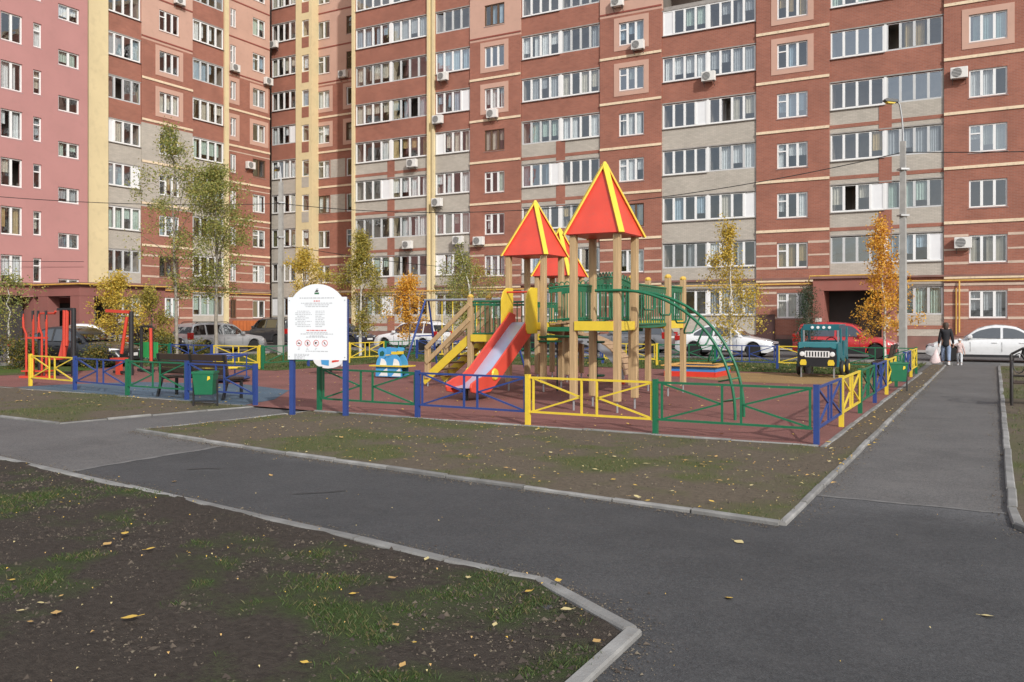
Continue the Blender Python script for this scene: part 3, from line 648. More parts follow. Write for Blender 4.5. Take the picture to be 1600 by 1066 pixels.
# yellow gas pipe with brackets along the ground floor
def gas_pipe(sec, pts, r=0.04):
    b = B(); b.tube([(u, -out, z) for u, out, z in pts], r, PIPE, 8); sec.put(b, 'gas_pipe', smooth=40)
px_e0, px_e1 = FS.u(1281), FS.u(1402)
gas_pipe(FS, [(s1[0], .12, 3.66), (px_e0-.6, .12, 3.66), (px_e0-.3, .12, 3.66), (px_e0-.25, 1.9, 3.7), (px_e0-.2, 1.9, 4.0), (px_e1+.2, 1.9, 4.0), (px_e1+.25, .3, 4.0), (px_e1+.3, .12, 3.7), (s5[1], .12, 3.66)])
gas_pipe(FS, [(FS.u(1499), .14, 3.66), (FS.u(1499), .14, 1.0)], .04)
gas_pipe(FS, [(FS.u(1494), .10, 3.3), (FS.u(1494), .10, .9)], .03)
band(FS, s1[0], px_e0-.4, 3.9, .12, PLINTH, .07, 'ledge'); band(FS, px_e1+.4, s5[1], 3.9, .10, PLINTH, .07, 'ledge')
for a, c in ((s1[1], FS.u(813.5)), (s2[1], FS.u(1033.5)), (s3[1], px_e0-.5), (s4[1], FS.u(1640))): band(FS, a, c, 3.42, .14, PALE, .03)
# ---- entrance porch of the long facade
POR = M('porch_render', (0.30, 0.11, 0.085), 0.85, var=0.12, vs=1.0, dirt=0.25); POSTER = M('pale_notice', (0.6, 0.55, 0.5), 0.7, var=.2, vs=12)
def porch(root, x0, x1, yf, yb, top, pier, name='porch'):
    b = B(); X = root.location; T = lambda x: x-X.x; U = lambda y: y-X.y
    p = put(name, None, root) if False else bpy.data.objects.new(name, None); COL.objects.link(p); p.parent = root; p.location = (T(x0), U(yf), 0)
    w = x1-x0; d = yb-yf
    b.box(0, w, 0, d, top-.75, top-.12, POR); b.build('fascia', p)
    b = B(); b.box(-.12, w+.12, -.12, d, top-.12, top, PLINTH); b.build('roof_edge', p)
    for a in (0, w-pier): b = B(); b.box(a, a+pier, .01, d, 0, top-.751, POR); b.build('pier', p)
    b = B(); b.box(pier, w-pier, d-.35, d-.3, 0, top-.75, SHADE); b.build('shade_panel', p)  # flat sheet, the shade inside the porch is put into its colour
    b = B(); b.box(w*.55, w*.55+1.0, d-.42, d-.36, 0.1, 2.2, BROWNF); b.build('door', p)
    return p
pp = porch(BLK, px_e0, px_e1, 47.9, 49.97, 3.95, .55)
b = B(); b.box(.12, .45, -.012, 0.0, 1.35, 1.75, POSTER); b.build('notice', pp)
b = B(); b.box(px_e1-px_e0-.45, px_e1-px_e0-.12, -.012, 0.0, 1.3, 1.8, POSTER); b.build('notice', pp)
# dark service door and a solid block painted as a shaded opening in the plinth left of the porch
DOORM = M('brown_steel_door', (0.07, 0.032, 0.028), 0.5, var=.15)
b = B(); b.box(FS.u(1185), FS.u(1211), -.10, .05, 0, 1.95, DOORM); FS.put(b, 'cellar_door')
b = B(); b.box(FS.u(1213), FS.u(1275), -.16, .05, .0, .55, SHADE); FS.put(b, 'cellar_shade_block')
# yellow rain pipes at the joint of the blocks
CS = Sec(CRN, 50.0, '-Y')
uL = CS.u(551); uR = CS.u(668)
c1 = balcony_bay(CS, [(555, 608), (611.5, 667)], 9, decor=True)
b = B(); b.box(c1[1], c1[1]+.14, -.10, .30, 0, flo(10), YEL); CS.put(b, 'yellow_pilaster')
b = B(); b.box(s1[0]-.17, s1[0], -.10, .30, 0, flo(10), YEL); FS.put(b, 'yellow_pilaster')
b = B(); b.box(c1[1]+.14, s1[0]-.17, .05, .30, 0, flo(10), YEL); FS.put(b, 'joint_cover')
b = B(); b.box(c1[0]-.24, c1[0], -.06, 3.4, 0, flo(10), YEL); CS.put(b, 'yellow_pilaster')
upper(CS, c1[0], c1[1], 9)
gas_pipe(CS, [(c1[0], .12, 3.66), (s1[0], .12, 3.66)])
band(CS, c1[0], c1[1], 3.42, .25, PALE, .0)
# recess with two window columns
RS = Sec(CRN, 53.2, '-Y'); r0 = RS.u(487); r1 = onY(551, 50)-.1
red_bay(RS, 0, 0, [(496, 515), (541, 560)], 10, panes=2, u0=r0, u1=r1)
for k in (3, 4): band(RS, RS.u(516.5), RS.u(539.5), sill(k)-.02, 1.45, BEIGE, .015, 'beige_panel')
upper(RS, r0, r1, 10)
gas_pipe(RS, [(r0, .12, 3.66), (r1, .12, 3.66)])
# corner balcony and the yellow strip with narrow windows
KS = Sec(CRN, 52.4, '-Y'); k0_, k1_ = KS.u(423), KS.u(462)
kb = balcony_bay(KS, [(424, 461)], 10, panes=4, span=(k0_, k1_))
ky1 = KS.u(487); nu = (KS.u(471.5), KS.u(482.5))
b = B(); wall_bay(b, k1_, ky1, 0, 10, lambda k: [(nu[0], nu[1], sill(k)+.15, sill(k)+1.5)], lambda k, p: YEL, th=.85); b.box(k1_, ky1, 0.02, .34, 0, flo(0), PLINTH); KS.put(b, 'wall')
innards(KS, k1_, ky1, 0, 10, 1.6, LOGG)
for k in range(10):
    window(KS, nu[0], nu[1], sill(k)+.15, sill(k)+1.5, 1, WFR, rnd=rnd, p_curt=.5, sillp=False)
    b = B(); b.box(nu[0], nu[1], -.012, .02, sill(k)-.75, sill(k)+.10, RED if k > 4 else BEIGE); KS.put(b, 'spandrel')
upper(KS, k0_, ky1, 10)
b = B(); b.box(KS.u(423), ky1+2.0, 4.0, 12, 0, flo(10), LOGG); KS.put(b, 'core')
# ---- wing, inner part
IS = Sec(WNG, -51.6, '+X'); i0 = IS.u(352); i1 = IS.u(421.5)
red_bay(IS, 0, 0, [(360, 369), (395, 414.5)], 10, panes=2, u0=i0, u1=i1)
for k in range(0, 5): band(IS, i0, i1, sill(k)+1.62, .08, PALE, .012)
gas_pipe(IS, [(i0, .12, 3.66), (i1, .12, 3.66)]); band(IS, i0, i1, 3.85, .2, PLINTH, .1, 'ledge'); upper(IS, i0, i1, 10)
FENC = M('orange_steel', (0.45, 0.13, 0.04), .6, var=.15)
b = B()
for i in range(12): b.box(IS.u(357)+i*.35, IS.u(357)+i*.35+.3, -.5, -.46, .75, 1.55, FENC)
b.box(IS.u(357), IS.u(357)+4.15, -.46, -.42, 1.45, 1.5, FENC); IS.put(b, 'terrace_rail')
# ---- wing, outer part
WS = Sec(WNG, -50.0, '+X')
w1 = balcony_bay(WS, [(166, 220.5)], 9)
def wing_mid(k): return BEIGE if k in (3, 4) else RED
red_bay(WS, 0, 0, [(249, 280)], 9, u0=w1[1], u1=WS.u(301), mid=wing_mid)
w2 = balcony_bay(WS, [(302.5, 350)], 9, span=(WS.u(301), WS.u(351)))
b = B(); b.box(WS.u(351), WS.u(357), -.06, 2.0, 0, flo(10), YEL); WS.put(b, 'yellow_edge')
b = B(); b.box(onX(137, -49.7), w1[0], -.3, .3, 0, flo(10), YEL); WS.put(b, 'yellow_pilaster')
upper(WS, w1[0], WS.u(351), 9); gas_pipe(WS, [(w1[0], .12, 3.66), (WS.u(357), .12, 3.66)]); band(WS, w1[0], WS.u(351), 3.85, .22, PLINTH, .12, 'ledge')
b = B(); b.box(10, 56, 3.4, 12, 0, flo(10), LOGG); WS.put(b, 'core')
# ---- pink block
PS = Sec(PNK, -49.0, '+X'); p0, p1 = 8.0, onX(137, -49.0)
cols = [((1, 35), 3.75, 2.76, 1.62, 2), ((52, 65), 3.85, 2.76, 1.42, 1), ((91, 124), 3.2, 2.76, .92, 2), ((-75, -40), 3.75, 2.76, 1.62, 2)]
b = B(); ops = []
for (a, c), z0, st, h, n in cols:
    for j in range(8): ops.append((PS.u(a), PS.u(c), z0+st*j, z0+st*j+h))
# wall made of vertical strips so that each column of windows is a real opening
cs = sorted({(o[0], o[1]) for o in ops}); x = p0
for a, c in cs:
    b.box(x, a, 0, .35, 0, 27.5, PINK); z = 0
    for o in sorted([o for o in ops if o[0] == a], key=lambda o: o[2]): b.box(a, c, 0, .35, z, o[2], PINK); z = o[3]
    b.box(a, c, 0, .35, z, 27.5, PINK); x = c
b.box(x, p1, 0, .35, 0, 27.5, PINK); PS.put(b, 'wall')
b = B(); b.box(p0, p1, 1.5, 1.6, 0, 27.5, ROOM); b.box(p0, p1, 1.7, 12, 0, 27.6, LOGG); PS.put(b, 'core')
b = B()
for j in range(9): b.box(p0, p1, .36, 1.49, 2.6+2.76*j, 2.8+2.76*j, SLAB)
PS.put(b, 'floor_slab')
for (a, c), z0, st, h, n in cols:
    for j in range(8):
        w = window(PS, PS.u(a), PS.u(c), z0+st*j, z0+st*j+h, n, WFR, rnd=rnd, p_curt=.75, vent=n == 1, out=-.12, p_open=.02)
# ---- ground floor extension and porch of the wing
EXT = thing('entrance_building', 'brown red ground floor entrance building with flat roof in front of pink block', 'building', (-46.9, 28, 0))
def ebox(name, x0, x1, y0, y1, z0, z1, mat): b_ = B(); b_.box(x0+46.9, x1+46.9, y0-28, y1-28, z0, z1, mat); return b_.build(name, EXT)
BRN = M('brown_red_render', (0.27, 0.105, 0.09), .85, var=.12, vs=1, dirt=.2)
ebox('wall', -49.0, -47.6, 8, 28.6, 0, 3.0, SHADE)  # near-black face, the shade between the piers is painted in
for y in (12, 16.5, 20.5, 24.2): ebox('pier', -47.55, -46.95, y, y+1.5, 0, 3.0, BRN)
ebox('fascia', -49.0, -46.9, 8, 28.8, 3.0, 3.55, BRN)
ebox('roof_edge', -49.0, -46.75, 8, 28.69, 3.55, 3.72, PLINTH)
ebox('porch_fascia', -46.89, -42.8, 28.8, 34.3, 2.95, 3.5, BRN)
ebox('porch_roof_edge', -46.745, -42.65, 28.7, 34.4, 3.5, 3.68, PLINTH)
ebox('pier', -43.6, -42.82, 28.82, 29.7, 0, 2.949, BRN); ebox('pier', -46.5, -45.6, 28.82, 29.5, 0, 2.949, BRN)
ebox('pier', -43.6, -42.82, 33.4, 34.28, 0, 2.949, BRN)
ebox('back_wall', -48.9, -47.0, 28.9, 34.2, 0, 2.949, BRN); ebox('shade_panel', -46.99, -46.9, 30.2, 33.2, .1, 2.6, SHADE)  # sheet on the back wall, its near-black paints a shaded opening
ebox('door', -44.9, -44.85, 30.2, 31.2, .1, 2.2, GFR); ebox('door_pane', -44.84, -44.82, 30.35, 31.05, .3, 2.05, CARGLASS)
b_ = B(); b_.tube([(-3, -19, 3.62), (.2, .6, 3.62), (.2, .62, 3.58), (4.3, .62, 3.58), (4.35, 6.5, 3.58)], .04, PIPE, 8); b_.build('gas_pipe', EXT, (0, 0, .0), smooth=40)
# ---- air conditioners
ACW = M('ac_casing', (0.72, 0.71, 0.68), 0.45, var=.06, dirt=.15); ACG = M('ac_grille', (0.10, 0.10, 0.10), .6)
def acunit(sec, px, py, label, s=1.0):
    u = sec.u(px); w = sec.loc(u, 0, 0); r = sec.root.location; x, y = w[0]+r.x, w[1]+r.y; z = zat(x, y, py)
    ux, uy = (x, y) ; t = thing('air_conditioner', label, 'air conditioner', (x, y, z-.28), sec.rot, 'air conditioners on the facades')
    b = B(); b.box(-.40, .40, -.40, -.10, 0, .56, ACW); b.build('casing', t, bevel=.02)
    b = B(); b.lathe([(.23, 0), (.23, .012), (.20, .02), (.0, .02)], ACG, 20, 'y', (-.1, -.425, .29))
    b.build('fan_grille', t)
    b = B()
    for i in range(6): b.box(-.33, .13, -.432, -.428, .10+i*.075, .115+i*.075, ACW)
    b.build('guard', t)
    for a in (-.3, .3):
        b = B(); b.bar((a, .02, -.02), (a, -.40, -.02), .03, .03, ACG); b.bar((a, .02, -.25), (a, -.38, -.03), .025, .025, ACG); b.build('bracket', t)
for sec, px, py, lab in [
    (FS, 695, 121, 'air conditioner below balcony glazing right of yellow joint, second from top'), (FS, 687, 188, 'air conditioner hung close to yellow joint, third from top'),
    (FS, 686, 317, 'air conditioner on beige parapet right of yellow joint'), (FS, 719, 376, 'air conditioner on beige parapet beside red brick window bay'),
    (FS, 772, 179, 'air conditioner directly under peach framed window left of slide tower'), (FS, 751, 377, 'air conditioner left of second floor window above slide'),
    (FS, 999, 72, 'air conditioner under peach framed window right of tall roof tip'), (FS, 967, 5, 'topmost air conditioner on peach wall above the tall roof'),
    (FS, 1109, 121, 'air conditioner hung at the middle of red balcony parapet'), (FS, 1499, 116, 'upper air conditioner left of a window at the right edge'),
    (FS, 1505, 380, 'lower air conditioner left of striped window at the right edge'), (CS, 647, 256, 'air conditioner on beige parapet left of yellow joint, upper one'),
    (CS, 640, 383, 'air conditioner under balcony left of yellow joint, lower one'), (KS, 431, 71, 'air conditioner under blue glazed corner balcony'),
    (RS, 539, 117, 'air conditioner in the recess beside yellow edge'), (IS, 364, 107, 'air conditioner beside narrow window near wing edge'),
    (IS, 388, 259, 'air conditioner above left of a wing window'), (IS, 416, 128, 'air conditioner in the inner corner beside corner balcony'),
    (WS, 277, 2, 'air conditioner on the left wing at the top of the picture')]: acunit(sec, px, py, lab)
# ================================================================== FENCES
PY = M('yellow_paint', (0.74, 0.54, 0.045), 0.4, var=.08, vs=5, dirt=.12); PB = M('blue_paint', (0.026, 0.058, 0.225), 0.4, var=.1, vs=5, dirt=.1); PG = M('green_paint', (0.012, 0.14, 0.065), 0.4, var=.1, vs=5, dirt=.1)
PR = M('red_paint', (0.66, 0.05, 0.03), 0.4, var=.08, vs=4, dirt=.06); PO = M('orange_paint', (0.55, 0.055, 0.03), .45, var=.08, vs=4); PK = M('black_paint', (0.02, 0.02, 0.022), .45)
STEEL = M('brushed_steel', (0.48, 0.56, 0.72), 0.38, metal=.35, var=.08); GALV = M('galvanised_steel', (0.42, 0.43, 0.44), .45, metal=.7, var=.1)
COLS = {'yellow': PY, 'blue': PB, 'green': PG}
_pm = {}
def panel_parts(L, c):
    key = (round(L, 2), c)
    if key in _pm: return _pm[key]
    m = COLS[c]; z0, z1 = 0.20, 0.78; s = .032; a, e = .10, L-.06; m1, m2 = L*.44, L*.56
    out = []
    def one(name, f): b = B(); f(b); out.append((name, b.mesh(name)))
    one('rail', lambda b: b.box(.03, L-.03, -.016, .016, z1-s, z1, m)); one('rail', lambda b: b.box(.03, L-.03, -.016, .016, z0, z0+s, m))
    for x in (a, m1, m2, e): one('upright', lambda b, x=x: b.box(x-.015, x+.015, -.014, .014, z0+s, z1-s, m))
    zm = .5*(z0+z1)
    for p, q in (((a+.02, z1-s), (m1-.02, zm)), ((a+.02, z0+s), (m1-.02, zm)), ((e-.02, z1-s), (m2+.02, zm)), ((e-.02, z0+s), (m2+.02, zm))):
        one('diagonal', lambda b, p=p, q=q: b.bar((p[0], 0, p[1]), (q[0], 0, q[1]), .026, .026, m, up=(0, 1, 0)))
    _pm[key] = out; return out
_post = {}
def post_mesh(c):
    if c not in _post: b = B(); b.box(-.036, .036, -.036, .036, -.05, .80, COLS[c]); b.box(-.039, .039, -.039, .039, .80, .812, COLS[c]); _post[c] = b.mesh('post')
    return _post[c]
def fence(label, pts, colors, last=None):
    """pts: post positions in order; colors: one per panel, each panel's first post has its colour"""
    root = thing('fence', label, 'fence', (pts[0][0], pts[0][1], 0.03)); rx, ry = pts[0]
    for i, c in enumerate(colors):
        p, q = Vector(pts[i]), Vector(pts[i+1]); d = q-p; an = math.atan2(d.y, d.x)
        pn = bpy.data.objects.new('panel', None); COL.objects.link(pn); pn.parent = root; pn.location = (p.x-rx, p.y-ry, 0); pn.rotation_euler = (0, 0, an)
        pn['label'] = c+' fence panel with crossed bars'
        for nme, me in panel_parts(d.length, c): put(nme, me, pn)
        put('post', post_mesh(c), root, (p.x-rx, p.y-ry, 0), (0, 0, an))
    if last: put('post', post_mesh(last), root, (pts[-1][0]-rx, pts[-1][1]-ry, 0))
    return root
FY = 12.16
fence('front fence right of the entrance in green, blue, yellow and green panels', [(-11.0, FY+.08), (-8.72, FY+.03), (-6.53, FY), (-4.38, FY), (-2.12, FY+.02)], ['green', 'blue', 'yellow', 'green'])
fence('right side fence beside the footpath in blue, yellow and green panels', [(RIGHTX, FY+.04+2.19*i) for i in range(9)], ['blue', 'yellow', 'green', 'blue', 'yellow', 'green', 'blue', 'yellow'], None)
fence('front fence left of the entrance ending in a yellow panel', [G(47.5, 605), G(117, 611.5), G(199, 620), G(292, 627), G(399, 635.5)], ['yellow', 'blue', 'green', 'blue'], 'blue')
fence('back fence of the playground in yellow, blue and green panels', [(RIGHTX - .02 - i*2.13, BACKY) for i in range(10)], ['green', 'yellow', 'blue', 'green', 'yellow', 'blue', 'green', 'yellow', 'blue'], 'blue')
fence('left side fence between grass and red rubber with a yellow panel behind the sign', [(EDGE_X+.02, 20.9), (EDGE_X+.02, 23.1), (EDGE_X+.02, 25.3), (EDGE_X+.02, 27.5), (EDGE_X, BACKY-.1)], ['green', 'blue', 'yellow', 'green'])
fence('rear fence of the exercise ground with a yellow end panel', [(EDGE_X-.15, 20.95), (EDGE_X-2.4, 20.95), (EDGE_X-4.6, 20.95), (EDGE_X-6.8, 20.95)], ['yellow', 'blue', 'green'], 'green')

# ================================================================== INFORMATION BOARD
SGW = M('white_board', (0.78, 0.81, 0.84), 0.35, var=.02); INK = M('grey_ink', (0.48, 0.49, 0.52), .6, var=.1); INKR = M('red_ink', (0.66, 0.20, 0.20), .6); INKB = M('black_ink', (0.04, 0.04, 0.04), .6); INKG = M('green_ink', (0.03, 0.14, 0.06), .6)
sp0, sp1 = Vector(G(455, 650)), Vector(G(538.5, 653)); sd = (sp1-sp0); sw = sd.length
sg = thing('information_board', 'white information board with arched top and prohibition signs on blue posts', 'sign', (sp0.x, sp0.y, 0.02), math.atan2(sd.y, sd.x))
for x in (0, sw): b = B(); b.box(x-.04, x+.04, .0, .08, -.03, 2.06, PB); b.build('post', sg)
zb, zs, zt = .99, 2.10, 2.33; cxm = sw/2
poly = [(-.05, zb), (sw+.05, zb), (sw+.05, zs), (sw-.05, zs)]
hw = sw/2-.05
rc = (hw*hw+(zt-zs)**2)/(2*(zt-zs)); th0 = math.asin(hw/rc)
poly += [(cxm+rc*math.sin(t), zt-rc+rc*math.cos(t)) for t in np.linspace(th0, -th0, 18)[1:-1]] + [(.05, zs), (-.05, zs)]
b = B(); b.prism(poly, -.03, -.003, SGW); bo = b.build('board', sg)
def flat(name, parts, y=-.033):
    b = B()
    for p, m in parts: b.add([(x, y, z) for x, z in p], [tuple(range(len(p)))], m)
    return b.build(name, bo, fix=False)
def dashes(z, x0, x1, h, m, r):
    o = []; x = x0
    while x < x1-.02:
        w = r.uniform(.02, .075); e = min(x+w, x1); o.append(([(x, z), (e, z), (e, z+h), (x, z+h)], m)); x = e+.012
    return o
rr = random.Random(4); ww = sw
def rowc(z, half, h=.014, m=INK): return dashes(z, cxm-half, cxm+half, h, m, rr)
L_ = rowc(2.075, .34, .018)+rowc(1.985, .31)+rowc(1.955, .24)+rowc(1.925, .22)
L_ += rowc(1.465, .21)+rowc(1.44, .32)+rowc(1.405, .14)+rowc(1.385, .21)+rowc(1.135, .22)
for i in range(5): L_ += dashes(1.08-i*.022, .08, .08+rr.choice([.16, .22, .3]), .012, INK, rr)
for i in range(10): L_ += dashes(1.845-i*.03, .10 if i % 3 else .14, .10+rr.choice([.30, .33, .2]), .012, INK, rr)+dashes(1.845-i*.03, .50, .50+rr.choice([.2, .18, .14]), .012, INK, rr)
flat('printed_text', L_)['kind'] = 'stuff'
flat('red_heading', dashes(2.02, cxm-.06, cxm+.06, .02, INKR, rr)+dashes(1.50, cxm-.2, cxm+.2, .02, INKR, rr))
for i in range(4):                                           # four prohibition signs
    cx_ = .175+i*.17; cz = 1.285; ring = []
    for k in range(20):
        a0, a1 = 2*math.pi*k/20, 2*math.pi*(k+1)/20
        ring.append(([(cx_+.058*math.cos(a0), cz+.058*math.sin(a0)), (cx_+.058*math.cos(a1), cz+.058*math.sin(a1)), (cx_+.047*math.cos(a1), cz+.047*math.sin(a1)), (cx_+.047*math.cos(a0), cz+.047*math.sin(a0))], INKR))
    ring.append(([(cx_-.037, cz+.031), (cx_-.031, cz+.037), (cx_+.037, cz-.031), (cx_+.031, cz-.037)], INKR))
    fig = [[(-.03, -.012), (.03, -.012), (.02, .006), (-.02, .006)], [(-.012, -.03), (.012, -.03), (.016, .02), (-.006, .026)], [(-.028, -.026), (.0, -.006), (.028, .02), (-.026, .016)], [(-.018, .02), (-.006, .024), (.02, -.026), (-.008, -.014)]][i]
    flat('prohibition_sign', ring+[([(cx_+x, cz+z) for x, z in fig], INKB)])
    if i < 3: flat('sign_caption', dashes(1.19, cx_-.02, cx_+.02, .01, INK, rr)+dashes(1.165, cx_-.025, cx_+.025, .01, INK, rr), -.0328)
flat('emblem', [([(cxm-.045, 2.15), (cxm+.045, 2.15), (cxm+.045, 2.18), (cxm-.045, 2.18)], INKG), ([(cxm-.04, 2.19), (cxm+.02, 2.19), (cxm+.035, 2.215), (cxm-.01, 2.225)], INKB), ([(cxm-.02, 2.225), (cxm+.03, 2.225), (cxm+.03, 2.25), (cxm-.005, 2.255)], INK)])
for x, z in ((-.02, zb+.05), (sw+.02, zb+.05), (-.02, zs-.06), (sw+.02, zs-.06)):
    b = B(); b.lathe([(.009, 0), (.009, -.006), (0, -.008)], GALV, 8, 'y', (x, -.03, z)); b.build('screw', bo)

# ================================================================== PLAY STRUCTURE
def plank(name, c):
    m, nt, b = new_mat(name); L = nt.links; tc = nd(nt, 'ShaderNodeTexCoord'); mp = nd(nt, 'ShaderNodeMapping'); mp.inputs['Scale'].default_value = (14, 14, 1.2); L.new(tc.outputs['Object'], mp.inputs[0])
    n = nd(nt, 'ShaderNodeTexNoise'); n.inputs['Scale'].default_value = 2; n.inputs['Detail'].default_value = 8; L.new(mp.outputs[0], n.inputs['Vector'])
    a = nd(nt, 'ShaderNodeMapRange'); a.inputs[1].default_value = .3; a.inputs[2].default_value = .7; a.inputs[3].default_value = .82; a.inputs[4].default_value = 1.12; L.new(n.outputs[0], a.inputs[0])
    s = nd(nt, 'ShaderNodeVectorMath', operation='SCALE'); s.inputs[0].default_value = c; L.new(a.outputs[0], s.inputs['Scale']); L.new(s.outputs[0], b.inputs['Base Color']); b.inputs['Roughness'].default_value = .6
    return m
WOOD = plank('varnished_timber', (0.47, 0.325, 0.17)); WOOD2 = plank('deck_timber', (0.40, 0.26, 0.15)); PLY = M('grey_plywood', (0.36, 0.38, 0.41), .5, var=.08); ROOFR = M('red_roof_ply', (0.66, 0.07, 0.042), .45, var=.12, vs=2.5, dirt=.14)
PS_X, PS_Y = -8.0, 17.0
PST = thing('play_structure', 'wooden climbing frame with red pyramid roofs, slide, bridges and green arched ladder', 'playground set', (PS_X, PS_Y, 0.03))
def pp_(x, y, z=0): return (x-PS_X, y-PS_Y, z)
def pobj(b, name, parent=PST, **kw): return b.build(name, parent, pp_(0, 0) if parent is PST else (0, 0, 0), **kw)
def post(x, y, top, cap=False):
    b = B(); h = .062; b.box(-h, h, -h, h, .20, top, WOOD)
    o = b.build('post', PST, pp_(x, y), bevel=.012)
    b = B(); b.tube([(0, 0, -.05), (0, 0, .22)], .022, GALV, 8); b.build('steel_foot', o)
    if cap: b = B(); b.lathe([(.075, top), (.08, top+.03), (.045, top+.075), (0, top+.085)], PYC, 8); b.build('cap', o)
    return o
PYC = M('yellow_cap', (0.66, 0.42, 0.07), .5)
def platform(x0, x1, y0, y1, z, bands='fblr'):
    b = B(); n = 7
    for i in range(n):
        a = y0+(y1-y0)*i/n; b.box(x0, x1, a+.006, a+(y1-y0)/n-.006, z-.04, z, WOOD2)
    pobj(b, 'deck')
    for s in bands:
        b = B(); t = .02
        if s == 'f': b.box(x0-.01, x1+.01, y0-.085, y0-.063, z-.13, z+.04, PY)
        if s == 'b': b.box(x0-.01, x1+.01, y1+.063, y1+.085, z-.13, z+.04, PY)
        if s == 'l': b.box(x0-.085, x0-.063, y0-.01, y1+.01, z-.13, z+.04, PY)
        if s == 'r': b.box(x1+.063, x1+.085, y0-.01, y1+.01, z-.13, z+.04, PY)
        pobj(b, 'edge_board')
def roof(cx, cy, half, z0, z1):
    root = bpy.data.objects.new('roof', None); COL.objects.link(root); root.parent = PST; root.location = pp_(cx, cy, z0)
    c = [(-half, -half), (half, -half), (half, half), (-half, half)]; h = z1-z0
    for i in range(4):
        a, e = c[i], c[(i+1) % 4]; b = B(); t = .05
        ap = (0, 0, h); b.add([(*a, 0), (*e, 0), ap, (a[0]*.95, a[1]*.95, 0), (e[0]*.95, e[1]*.95, 0), (0, 0, h-.1)], [(0, 1, 2), (5, 4, 3), (0, 3, 4, 1), (1, 4, 5, 2), (2, 5, 3, 0)], ROOFR)
        b.build('roof_panel', root)
    for a in c:
        b = B(); d = Vector((a[0], a[1], 0)).normalized(); p = Vector((a[0]*1.03, a[1]*1.03, -.02)); q = Vector((a[0]*.02, a[1]*.02, h+.0))
        nrm = Vector((d.x*h, d.y*h, half*1.414)).normalized()
        b.bar(p+nrm*.012, q+nrm*.012, .105, .03, PY, up=nrm); b.build('ridge_board', root)
    b = B(); b.lathe([(.07, h-.10), (.075, h-.02), (.03, h+.06), (0, h+.065)], PY, 4); b.build('finial', root)
    b = B(); b.box(-half*.96, half*.96, -half*.96, half*.96, -.015, .004, PR); b.build('soffit', root)
def railing(p, q, z0, z1, n=7, top=.09, loops=False, arch=0.0):
    """green steel railing between two posts"""
    p = Vector(p); q = Vector(q); d = q-p; b = B(); root = None
    L = d.length; N = 10
    zz = lambda t: arch*4*t*(1-t)
    pts = [(p.x+d.x*i/N, p.y+d.y*i/N, z1+zz(i/N)) for i in range(N+1)]; b.tube(pts, .024, PG, 8)
    if top: 
        for i in range(N): b.bar((*pts[i][:2], pts[i][2]-.075), (*pts[i+1][:2], pts[i+1][2]-.075), .02, top, PG)
    lo = [(x, y, z0+.06+zz(i/N)) for i, (x, y, _) in enumerate(pts)]; b.tube(lo, .02, PG, 8); r_ = pobj(b, 'railing', smooth=40)
    for i in range(n):
        t = (i+.5)/n; x, y = p.x+d.x*t, p.y+d.y*t; b = B(); b.tube([(x, y, z0+.06+zz(t)), (x, y, z1+zz(t))], .013, PG, 6); b.build('bar', r_)
        if loops:
            b = B(); e = d.normalized()*.07; b.tube([(x-e.x*math.cos(a), y-e.y*math.cos(a), z1+zz(t)+.10*math.sin(a)) for a in np.linspace(0, math.pi, 9)], .012, PG, 6); b.build('loop', r_)
    return r_
# tower with the tall roof
A = dict(x0=-6.82, x1=-5.95, y0=14.5, y1=15.37); ZP = 1.62
for x in (A['x0'], A['x1']):
    for y in (A['y0'], A['y1']): post(x, y, 3.30)
platform(A['x0']+.06, A['x1']-.06, A['y0'], A['y1'], ZP, 'fr'); roof(-6.385, 14.935, .555, 3.27, 4.60)
railing((A['x0']+.06, A['y0']+.02), (A['x1']-.06, A['y0']+.02), ZP, ZP+.02, 0, top=0) if False else None
railing((A['x0'], A['y0']+.07), (A['x0'], A['y1']-.07), ZP, ZP+.72, 6)
# slide tower
Bt = dict(x0=-10.05, x1=-9.12, y0=17.75, y1=18.68)
for x in (Bt['x0'], Bt['x1']):
    for y in (Bt['y0'], Bt['y1']): post(x, y, 3.22)
platform(Bt['x0']+.06, Bt['x1']-.06, Bt['y0'], Bt['y1'], ZP-.04, 'flr'); roof(-9.585, 18.215, .575, 3.20, 4.48)
# low back tower
Ct = dict(x0=-10.85, x1=-9.95, y0=20.75, y1=21.65)
for x in (Ct['x0'], Ct['x1']):
    for y in (Ct['y0'], Ct['y1']): post(x, y, 2.9)
platform(Ct['x0']+.06, Ct['x1']-.06, Ct['y0'], Ct['y1'], 1.25, 'flr'); roof(-10.4, 21.2, .56, 2.86, 4.14)
railing((Ct['x0']+.07, Ct['y1']), (Ct['x1']-.07, Ct['y1']), 1.25, 2.0, 6)
railing((Bt['x0']+.1, Bt['y1']+.06), (Ct['x1']-.1, Ct['y0']-.06), 1.5, 2.1, 12)
b = B(); 
for i in range(12): 
    t = i/12; y = 18.76+t*1.93; b.box(-10.0+(-.05), -9.2-.7*t*.2, y, y+.15, 1.5-.25*t-.04, 1.5-.25*t, WOOD2)
pobj(b, 'ramp_deck')
